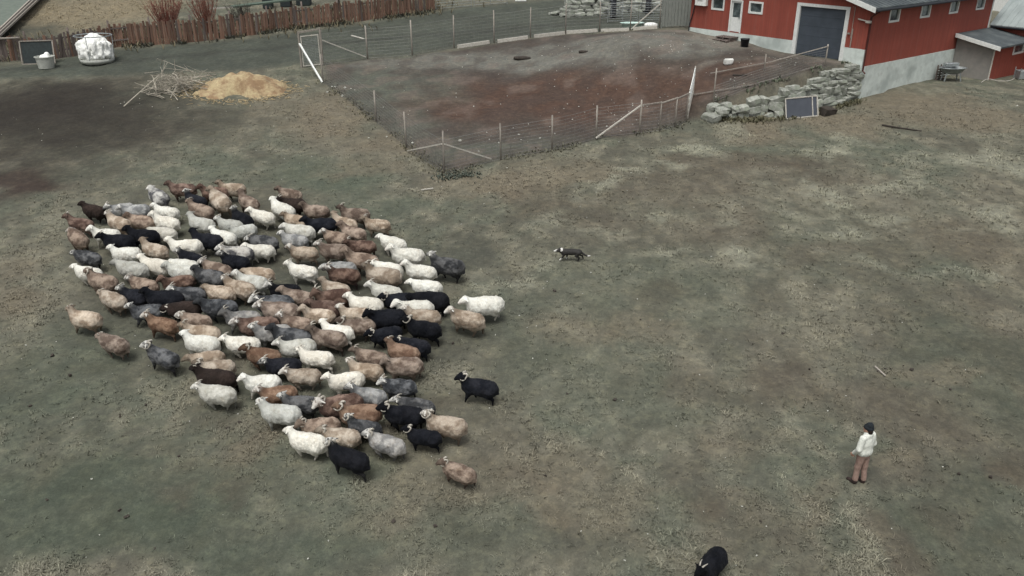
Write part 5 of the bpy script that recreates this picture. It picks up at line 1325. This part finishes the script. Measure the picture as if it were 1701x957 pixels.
# galvanised tub on trestle by the barn
tr_ = empty('galvanised_trough', gp(27.0, 51.9)); c0 = gp(27.0, 51.9)
mb = MB(); mb.lathe([(.30, .42), (.55, .50), (.80, .80), (.84, .80), (.84, .77), (.74, .76), (.5, .47)], c0, 22, 1.0, .6); mb.build('tub', M['galv'], tr_, smooth=True)
for dx in (-.5, .5):
    for dy in (-.25, .25):
        mb = MB(); mb.bar(c0+Vector((dx, dy, 0)), c0+Vector((dx*.8, dy*.8, .55)), .06); mb.build('leg', M['galv'], tr_)
mb = MB(); mb.box(c0+Vector((-.05, .2, .95)), (.9, .35, .2), Matrix.Rotation(.2, 3, 'Z')); mb.build('lid', M['galv'], tr_, bevel=.03)
tag(tr_, 'galvanised metal trough against the white foundation', 'trough')
e_ = empty('old_pallet', gp(25.9, 52.1)); 
for i in range(6):
    mb = MB(); p = LP(8.9, -.35, 3.02); mb.box(p+Vector((0, 0, .12+i*.15)), (.9, .03, .10), Matrix.Rotation(RB-.2, 3, 'Z') @ Matrix.Rotation(-.2, 3, 'X'), .004); mb.build('slat', M['boardgrey'], e_)
for sx in (-.4, 0, .4):
    mb = MB(); p = LP(8.9+sx, -.28, 3.02); mb.bar(p, p+Vector((0, 0, 1.0)), .08, .05); mb.build('bearer', M['boardgrey'], e_)
tag(e_, 'grey pallet propped on edge against the barn foundation', 'pallet')
e_ = empty('metal_crate', gp(31.8, 52.6)); c0 = gp(31.8, 52.6); mb = MB(); mb.box(c0+Vector((0, 0, .3)), (.7, .6, .5)); mb.build('box', M['galv'], e_, bevel=.02)
mb = MB(); 
for dx in (-.36, .36):
    for dy in (-.31, .31): mb.bar(c0+Vector((dx, dy, 0)), c0+Vector((dx, dy, .72)), .04)
mb.build('frame', M['galv'], e_); tag(e_, 'grey metal crate by the red lean-to wall', 'crate')
mb = MB(); pts = []
for i in range(24): t = i/23; pts.append(gp(28.6+2.6*t, 51.3+.9*t+.25*math.sin(t*7), .03+.12*max(0, math.sin(t*7))))
mb.tube(pts, .018, 6); e_ = mb.build('water_hose', M['newwood'], None, origin=gp(28.6, 51.3), smooth=True); tag(e_, 'pale water hose lying along the red lean-to', 'hose')
# logs, planks, sticks lying about
def plank(name, a, b, w, h, m, label, cat, dz=.04):
    A_, B_ = gp(a[0], a[1], dz), gp(b[0], b[1], dz); e2 = empty(name, A_); n = 5; mb = MB()
    if name in ('plank', 'board'): mb.bar(A_, B_, w, h)
    else:
        pts = [A_.lerp(B_, i/n)+Vector((RND.uniform(-.05, .05), RND.uniform(-.05, .05), 0)) for i in range(n+1)]; mb.tube(pts, [w*(1-.5*i/n) for i in range(n+1)], 6)
        pp = pts[3]; mb.tube([pp, pp+Vector((.25, .25, .06))], [w*.4, w*.15], 5)
    o = mb.build(name, m, None, origin=A_); bpy.data.objects.remove(e2); tag(o, label, cat); return o
M['darkwood'] = surf('dark_rotten_wood', srgb(66, 60, 54), srgb(52, 48, 44), .95, 7, .4)
plank('fallen_stick', (18.9, 42.1), (20.6, 41.35), .05, .05, M['darkwood'], 'long dark stick lying on grass right of the stone wall', 'stick')
plank('fallen_stick', (12.05, 46.1), (12.75, 45.75), .06, .05, M['darkwood'], 'short black stick lying in the pen near the rails', 'stick')
plank('fallen_stick', (-6.9, 32.5), (-5.7, 31.9), .035, .05, M['darkwood'], 'thin dark stick on grass just beyond the flock', 'stick')
plank('plank', (-11.2, 60.2), (-10.2, 59.2), .14, .05, M['newwood'], 'pale plank lying on the track behind the pen fence', 'plank')
plank('plank', (10.82, 21.6), (10.96, 21.15), .05, .03, M['post'], 'small pale splinter of wood on the grass beyond the person', 'plank')
plank('plank', (-3.9, 34.2), (-3.4, 34.4), .06, .04, M['newwood'], 'short pale offcut on grass below the pen corner post', 'plank')
e_ = empty('dark_rock', gp(16.75, 43.95)); put_stone(e_, gp(16.75, 43.95, .12), (.75, .5, .5), .3, .2, None); 
for c_ in e_.children: c_.data = c_.data.copy(); c_.data.materials[0] = M['darkwood']
tag(e_, 'dark rock at the foot of the stone wall beside the framed sheet', 'rock')
# dung heaps in the gravel
for (x, y, s, lb) in ((.67, 54.0, .5, 'dark dung heap in the gravel part of the pen'), (4.45, 53.0, .28, 'smaller dark dung heap, right of another, in the pen gravel')):
    pr = [('j', (RND.uniform(-1, 1)*s, RND.uniform(-.3, .3)*s, .05), (RND.uniform(-1, 1)*s, RND.uniform(-.3, .3)*s, .06), .12*s*2, .08*s*2) for _ in range(7)]
    o = link('dung_heap', body_mesh('dung_heap', pr, .05, .03, [M['darkwood']], ())); o.location = gp(x, y); tag(o, lb, 'dung heap')

# hay / sawdust mound
def mound_mat():
    m, nt, N, L, b = nodes('straw_heap')
    tc = N.new('ShaderNodeTexCoord')
    f = noise(nt, 1.1, 5, .65); g = noise(nt, 7, 5, .7)
    c = mixc(nt, mrange(nt, f, .42, .60, 0, 1), srgb(172, 157, 122), srgb(132, 109, 82))
    c = mixc(nt, mrange(nt, g, .45, .7, 0, .6), c, srgb(126, 100, 74)); c = mixc(nt, mrange(nt, g, .4, .3, 0, .6), c, srgb(190, 175, 140))
    L.new(c, b.inputs['Base Color']); b.inputs['Roughness'].default_value = .95; bump(nt, b, noise(nt, 16, 6, .7), .06, .8); return m
mn = 64; ux = np.linspace(-3.1, 3.1, mn); uy = np.linspace(-2.6, 2.6, mn); UX, UY = np.meshgrid(ux, uy)
rr_ = np.hypot(UX/2.95, UY/2.0)+(fbm(UX*.8+3, UY*.8, 0, 4, 91)-.5)*.8
hgt = .78*sst(1-rr_)**.8+.35*sst(1.2-np.hypot((UX-1.4)/1.6, (UY+.2)/1.5))*.6+(fbm(UX*2.2, UY*2.2, 1, 4, 92)-.5)*.42
cut = sst(1-np.hypot((UX-.15)/.75, (UY+1.55)/.8)); hgt -= cut*.35
edge = sst((1.15-np.hypot(UX/3.1, UY/2.5))/.35); mcx, mcy = -15.6, 48.3
MZ = height(UX+mcx, UY+mcy)-hz(mcx, mcy); hh = MZ+hgt*edge-.12*(1-edge)-.04
m_ = bpy.data.meshes.new('straw_mound'); ii = np.arange(mn*mn).reshape(mn, mn)
m_.from_pydata(np.stack([UX, UY, hh], -1).reshape(-1, 3).tolist(), [], np.stack([ii[:-1, :-1], ii[:-1, 1:], ii[1:, 1:], ii[1:, :-1]], -1).reshape(-1, 4).tolist())
m_.polygons.foreach_set('use_smooth', [True]*len(m_.polygons)); m_.materials.append(mound_mat())
o = link('straw_mound', m_); o.location = gp(mcx, mcy); tag(o, 'heap of yellow straw and sawdust beside the branch pile', 'straw heap')
# branch pile
bpile = empty('branch_pile', gp(-19.4, 47.6)); tag(bpile, 'pile of grey dead branches beside the straw heap', 'branch pile')
rb_ = random.Random(8)
for i in range(135):
    cx, cy = rb_.gauss(-19.3, .8), rb_.gauss(48.0, .7); a = rb_.uniform(0, 6.28); L_ = rb_.uniform(.6, 2.0); r = rb_.uniform(.014, .032); z = abs(rb_.gauss(.22, .28))+.03
    el = rb_.uniform(-.15, .5)
    p0 = Vector((cx-math.cos(a)*L_/2, cy-math.sin(a)*L_/2, 0)); p0.z = hz(p0.x, p0.y)+z
    pts = [p0]; ca_, = (a,)
    for k in range(4):
        ca_ += rb_.uniform(-.3, .3); nx_ = pts[-1]+Vector((math.cos(ca_)*math.cos(el), math.sin(ca_)*math.cos(el), math.sin(el)))*L_/4; nx_.z = max(nx_.z, hz(nx_.x, nx_.y)+.02); pts.append(nx_)
    mb = MB(); mb.tube(pts, [r*(1-.17*k) for k in range(5)], 5)
    if rb_.random() < .7: mb.tube([pts[2], pts[2]+Vector((rb_.uniform(-.4, .4), rb_.uniform(-.4, .4), rb_.uniform(0, .35)))], [r*.6, r*.2], 4)
    mb.build('branch', M['stick'], bpile)
for a, b, r in (((-21.0, 45.0, .05), (-19.9, 47.6, 1.0), .035), ((-20.2, 48.2, .1), (-19.8, 48.6, 1.6), .025), ((-19.3, 48.2, .1), (-19.15, 48.3, 1.7), .022), ((-20.5, 47.2, .1), (-19.6, 48.4, 1.5), .025), ((-19.0, 46.5, .05), (-18.6, 47.6, .9), .025), ((-18.0, 46.6, .04), (-19.0, 47.8, .8), .02)):
    mb = MB(); mb.tube([gp(*a), gp(*b)], [r, r*.6], 6); mb.build('branch', M['stick'], bpile)
# white bale in ring feeder
bw = empty('ring_feeder', gp(-26.1, 53.6)); c0 = gp(-26.1, 53.6)
mb = MB(); mb.lathe([(.95, 0), (1.02, .25), (1.0, .25), (.93, .02)], c0, 30); mb.build('base_ring', M['plasticgrey'], bw, smooth=True)
mb = MB(); mb.tube([c0+Vector((1.12*math.cos(q*math.pi/16), .98*math.sin(q*math.pi/16), 1.62)) for q in range(33)], .03, 6, False); mb.build('top_hoop', M['galv'], bw)
mb = MB()
for q in (1, 5, 9): mb.bar(c0+Vector((1.0*math.cos(q*.5236), 1.0*math.sin(q*.5236), .2)), c0+Vector((1.12*math.cos(q*.5236), .98*math.sin(q*.5236), 1.62)), .03)
mb.build('stave', M['galv'], bw); tag(bw, 'round metal ring feeder holding a white wrapped bale', 'feeder')
rb_ = random.Random(3)
pr = [('j', (0, 0, .35), (0, 0, .95), .80, .78)]+[('j', (.90*math.cos(a), .84*math.sin(a), rb_.uniform(.25, .5)), (.86*math.cos(a+.05), .84*math.sin(a+.05), rb_.uniform(.9, 1.15)), rb_.uniform(.12, .2), rb_.uniform(.14, .2)) for a in [q*.42 for q in range(15)]]+[('j', (-.2, 0, 1.2), (.3, .1, 1.25), .45, .40, (1, 1, .7))]
pr = [('wool',)+q[1:] for q in pr]
o = link('white_bale', body_mesh('white_bale', pr, .04, .04, [M['whitedirty']], (), wool=(.11, 6.0, 3))); o.location = c0; tag(o, 'crumpled white wrapped bale inside the ring feeder by the board fence', 'bale')
# framed dark gate panel, tub
dpn = empty('framed_dark_panel', gp(-29.7, 53.4)); a, b = gp(-30.65, 53.2, .03), gp(-28.75, 53.5, .03); dv = b-a; upv = Vector((-.05, .30, 1.35))
P4 = lambda u, v_: a+dv*u+upv*v_
nn = dv.cross(upv).normalized(); mb = MB(); mb.prism([P4(.03, .03), P4(.97, .03), P4(.97, .97), P4(.03, .97)], nn*-.02); mb.build('sheet', M['darkgreen'], dpn)
for q in (((0, 0), (1, 0)), ((0, 1), (1, 1)), ((0, 0), (0, 1)), ((1, 0), (1, 1))):
    mb = MB(); mb.bar(P4(*q[0])+nn*.02, P4(*q[1])+nn*.02, .07, .05); mb.build('frame_bar', M['post'], dpn)
tag(dpn, 'dark sheet in a grey frame leaning on the board fence', 'panel')
tbx = empty('plastic_tub', gp(-28.8, 52.5)); c0 = gp(-28.8, 52.5)
mb = MB(); mb.lathe([(.44, 0), (.54, .70), (.58, .70), (.58, .66), (.50, .64), (.42, .04)], c0, 26); mb.build('body', M['plasticgrey'], tbx); tag(tbx, 'milky grey round plastic tub before the dark framed panel', 'tub')
o = link('white_bundle', body_mesh('white_bundle', [('j', (.1, 0, .62), (.15, .05, .8), .28, .15), ('j', (-.1, 0, .6), (0, .1, .65), .2, .18)], .03, .02, [M['whitedirty']], ())); o.location = c0; tag(o, 'white plastic bundle stuffed in the round tub', 'bundle')
plank('board', (-29.15, 52.6), (-28.95, 53.1), .16, .03, M['post'], 'grey board propped upright in the plastic tub', 'board', .1).rotation_euler = (-.9, 0, 0)

# ======================= behind the board fence =======================
def shrub(x, y, h, n, spread, c1, c2, label, seed):
    e2 = empty('red_stemmed_shrub', gp(x, y)); r = random.Random(seed); ms = surf('shrub_stems', c1, c2, .9, 9, .2); mb = MB(); tw = MB()
    for i in range(n):
        a = r.uniform(0, 6.28); sp = spread*r.uniform(.1, 1); b0 = gp(x+r.uniform(-.2, .2), y+r.uniform(-.2, .2)); top = b0+Vector((math.cos(a)*sp, math.sin(a)*sp*.7, h*r.uniform(.65, 1.1)))
        mid_ = b0.lerp(top, .5)+Vector((math.cos(a)*.12, math.sin(a)*.12, .15)); mb.tube([b0, mid_, top], [.018, .013, .006], 4)
        for k in range(11):
            t = r.uniform(.3, .98); q = mid_.lerp(top, (t-.5)*2) if t > .5 else b0.lerp(mid_, t*2); tw.tube([q, q+Vector((r.uniform(-.25, .25), r.uniform(-.25, .25), r.uniform(.05, .4)))], [.010, .005], 3)
    mb.build('stems', ms, e2); tw.build('twigs', ms, e2); tag(e2, label, 'shrub', 'leafless shrubs behind the board fence')
shrub(-24.0, 60.2, 2.6, 80, 1.5, srgb(128, 78, 66), srgb(98, 62, 54), 'reddish leafless shrub behind the board fence, left of two red ones', 1)
shrub(-21.4, 60.8, 2.7, 60, 1.3, srgb(128, 82, 68), srgb(100, 66, 56), 'reddish leafless shrub behind the board fence, right of two red ones', 2)
shrub(-19.4, 62.2, 1.5, 40, 1.1, srgb(74, 70, 62), srgb(58, 56, 50), 'low dark leafless shrub behind the board fence', 3)
shrub(-9.6, 70.0, 2.0, 40, 1.4, srgb(110, 62, 54), srgb(86, 50, 44), 'red brown shrub beyond the right end of the board fence', 4)
# green garden ledge with dark boxes
lg = empty('green_timber_ledge', gp(-17.2, 64.6)); a, b = gp(-20.2, 63.0, 1.35), gp(-9.6, 69.6, 1.35); mb = MB(); mb.bar(a, b, .9, .10); mb.build('top', surf('mossy_felt', srgb(84, 98, 86), srgb(72, 84, 74), .9, 4, .4), lg)
mb = MB(); mb.bar(a+Vector((-1.4, -.8, -.05)), a+Vector((1.2, .5, -.02)), .06, .08); mb.build('edge_pole', M['newwood'], lg)
for t in (.05, .35, .65, .95):
    q = a.lerp(b, t); mb = MB(); mb.bar(gp(q.x, q.y, -.1), q, .12); mb.build('post', M['boardgrey'], lg)
tag(lg, 'mossy green lean-to roof strip just behind the board fence', 'roof strip')
for i, (x, y, w, lb) in enumerate(((-19.2, 68.8, .7, 'leftmost dark box in the garden behind the board fence'), (-17.9, 69.3, .8, 'middle dark box in the garden behind the board fence'), (-16.6, 69.8, 1.1, 'wide rightmost dark box in the garden behind the board fence'))):
    e2 = empty('storage_box', gp(x, y)); c0 = gp(x, y); mb = MB(); mb.box(c0+Vector((0, 0, .55)), (w, .7, 1.1)); mb.build('body', M['darkgreen'], e2, bevel=.03); mb = MB(); mb.box(c0+Vector((0, 0, 1.14)), (w+.06, .76, .08)); mb.build('lid', M['dark'], e2); tag(e2, lb, 'box', 'dark boxes in the garden')
# shed roof at the upper left
sr = empty('felt_roofed_shed', gp(-41.5, 64)); r0, r1 = Vector((-34.4, 57.2, 5.15)), Vector((-38.6, 72.5, 6.85)); outv = Vector((-10, -2.7, .9))
mb = MB(); mb.prism([r0, r1, r1+outv, r0+outv], (0, 0, -.12)); mb.build('roof', surf('mossy_roof_felt', srgb(104, 112, 102), srgb(92, 100, 92), .9, 3, .3), sr)
for i, (dx, dz, w) in enumerate(((.05, .04, .10), (.22, -.06, .08), (.36, -.2, .07))):
    mb = MB(); mb.bar(r0+Vector((dx, -.2*i, dz)), r1+Vector((dx, 0, dz)), w, .14); mb.build('edge_board', M['post'], sr)
mb = MB(); mb.prism([(r0.x-.4, r0.y+.3, 3.8), (r1.x-.4, r1.y, 5.0), (r1.x-.4, r1.y, r1.z-.1), (r0.x-.4, r0.y+.3, r0.z-.1)], (-.15, 0, 0)); mb.prism([(r0.x-.55, r0.y+.3, 3.6), (r0.x-8, r0.y+.3, 3.6), (r0.x-8, r0.y+.3, r0.z-.05), (r0.x-.55, r0.y+.3, r0.z-.05)], (0, .15, 0)); mb.build('wall', M['darkwood'], sr)
tag(sr, 'low timber shed with mossy felt roof at the upper left', 'shed')
e_ = empty('white_crate', gp(.7, 71)); c0 = gp(.7, 71)
mb = MB(); mb.box(c0+Vector((0, 0, .05)), (.9, .6, .06)); 
for dx, dy, sx, sy in ((-.43, 0, .05, .6), (.43, 0, .05, .6), (0, -.28, .82, .05), (0, .28, .82, .05)): mb.box(c0+Vector((dx, dy, .22)), (sx, sy, .3))
mb.build('crate', M['whitedirty'], e_); tag(e_, 'white open crate standing on the far side of the track', 'crate')
log_ = plank('fallen_log', (-34.5, 53.0), (-30.9, 54.05), .10, .1, M['post'], 'weathered log laid on top of the left end of board fence', 'log', 1.45)

# ======================= litter and weeds =======================
rl = random.Random(17)
def litter(name, spots, size, m, label):
    mb = MB()
    for (x, y) in spots:
        s = size*rl.uniform(.4, 1.2); mb.box(gp(x, y, s*.3), (s*rl.uniform(.7, 1.5), s*rl.uniform(.6, 1.1), s*rl.uniform(.4, .8)), Matrix.Rotation(rl.uniform(0, 3), 3, 'Z') @ Matrix.Rotation(rl.uniform(-.4, .4), 3, 'X'), s*.22)
    o = mb.build(name, m, None); tag(o, label, 'litter', kind='stuff')
pen_sp = []
while len(pen_sp) < 240:
    x, y = rl.uniform(-8, 17), rl.uniform(38, 56)
    if inside(PEN, np.array([x]), np.array([y]))[0] > .6 and rl.random() < (.15+.85*sst(np.array((x+1)/11))): pen_sp.append((x, y))
litter('pale_stones', pen_sp, .045, M['litestone'], 'scattered pale stones and wood chips in the muddy pen')
fld = [(rl.uniform(-16, 14), rl.uniform(13, 40)) for _ in range(260)]+[(rl.gauss(-20, 6), rl.gauss(43, 3)) for _ in range(60)]
fld = [p for p in fld if inside(PEN, np.array([p[0]]), np.array([p[1]]))[0] < -.3]
litter('wool_scraps', fld, .032, M['litestone'], 'tiny pale scraps of wool and stones in the grass')
big_ = [(rl.gauss(.5, 4)*1.0, rl.gauss(40.2, 1.2)) for _ in range(16)]+[(29+rl.gauss(0, .6), 46+rl.gauss(0, .6)) for _ in range(7)]+[(-10+rl.gauss(0, 1), 48+rl.gauss(0, .8)) for _ in range(7)]
litter('pale_stones', big_, .09, M['litestone'], 'larger pale stones lying near the pen fence and barn')
dung = [(rl.uniform(-15, 14), rl.uniform(12, 26)) for _ in range(70)]
litter('droppings', dung, .07, M['darkwood'], 'dark droppings scattered over the near pasture')
def weed_strip(pts, n, width, h, c1, c2, label):
    mt = surf('weeds', c1, c2, .9, 6, 0); mb = MB(); poly = [Vector(p) for p in pts]; t_ = sum((b-a).length for a, b in zip(poly[:-1], poly[1:]))
    for _ in range(n):
        p, a = along(poly, rl.uniform(0, t_)); p = p+Vector((rl.gauss(0, width), rl.gauss(0, width)))
        if vnoise(p.x*1.1, p.y*1.1, 0, 5) < .42: continue
        b0 = gp(p.x, p.y)
        for k in range(4):
            d_ = rl.uniform(0, 6.28); hh_ = h*rl.uniform(.4, 1.1); ln = rl.uniform(.3, 1.0)*hh_; w = rl.uniform(.008, .022); sx, sy = -math.sin(d_)*w, math.cos(d_)*w
            tip = b0+Vector((math.cos(d_)*ln, math.sin(d_)*ln, hh_)); md = b0.lerp(tip, .55)+Vector((0, 0, hh_*.15))
            mb.add([b0+Vector((sx, sy, 0)), b0-Vector((sx, sy, 0)), md-Vector((sx, sy, 0))*1.3, md+Vector((sx, sy, 0))*1.3, tip], [(0, 1, 2, 3), (3, 2, 4)])
    o = mb.build('weeds', mt, None); tag(o, label, 'weeds', kind='stuff')
weed_strip(FFp+[(8.3, 41.9), (9, 42.5)], 420, .2, .11, srgb(116, 114, 98), srgb(94, 94, 80), 'dark weeds along the near pen fence')
weed_strip(LFp, 380, .25, .12, srgb(122, 118, 98), srgb(98, 96, 80), 'weeds along the left pen fence')
weed_strip([(-3.2, 35.6), (-1.8, 35.9)], 260, .3, .10, srgb(92, 98, 88), srgb(74, 80, 72), 'dark nettles at the near corner of the pen')
weed_strip(BP[4:], 1600, .30, .24, srgb(78, 80, 70), srgb(60, 62, 54), 'dark weeds at the foot of the board fence')
weed_strip([(q[0], q[1]+2.5) for q in BP], 2600, 1.6, .5, srgb(120, 110, 88), srgb(92, 90, 72), 'tall withered grass behind the board fence')
weed_strip([(p.x, p.y-.35) for p in SW], 700, .2, .2, srgb(110, 106, 84), srgb(84, 84, 66), 'grass at the foot of the stone wall')
weed_strip([(p.x, p.y+.55) for p in SW], 220, .25, .2, srgb(104, 112, 92), srgb(84, 92, 76), 'grass on the crest of the stone wall')

def straw(n):
    mt = surf('loose_straw', srgb(196, 180, 142), srgb(160, 138, 104), .95, 9, 0); mb = MB()
    for _ in range(n):
        a = rl.uniform(0, 6.28); r = 1.0+abs(rl.gauss(0, .22)); x, y = -15.6+2.5*r*math.cos(a), 48.0+1.8*r*math.sin(a)
        d_ = rl.uniform(0, 6.28); L_ = rl.uniform(.12, .4); b0 = gp(x, y, .03); mb.bar(b0, b0+Vector((math.cos(d_)*L_, math.sin(d_)*L_, rl.uniform(-.01, .06))), .022, .012)
    tag(mb.build('loose_straw', mt, None), 'loose straw strewn round the yellow heap', 'straw', kind='stuff')
straw(420)
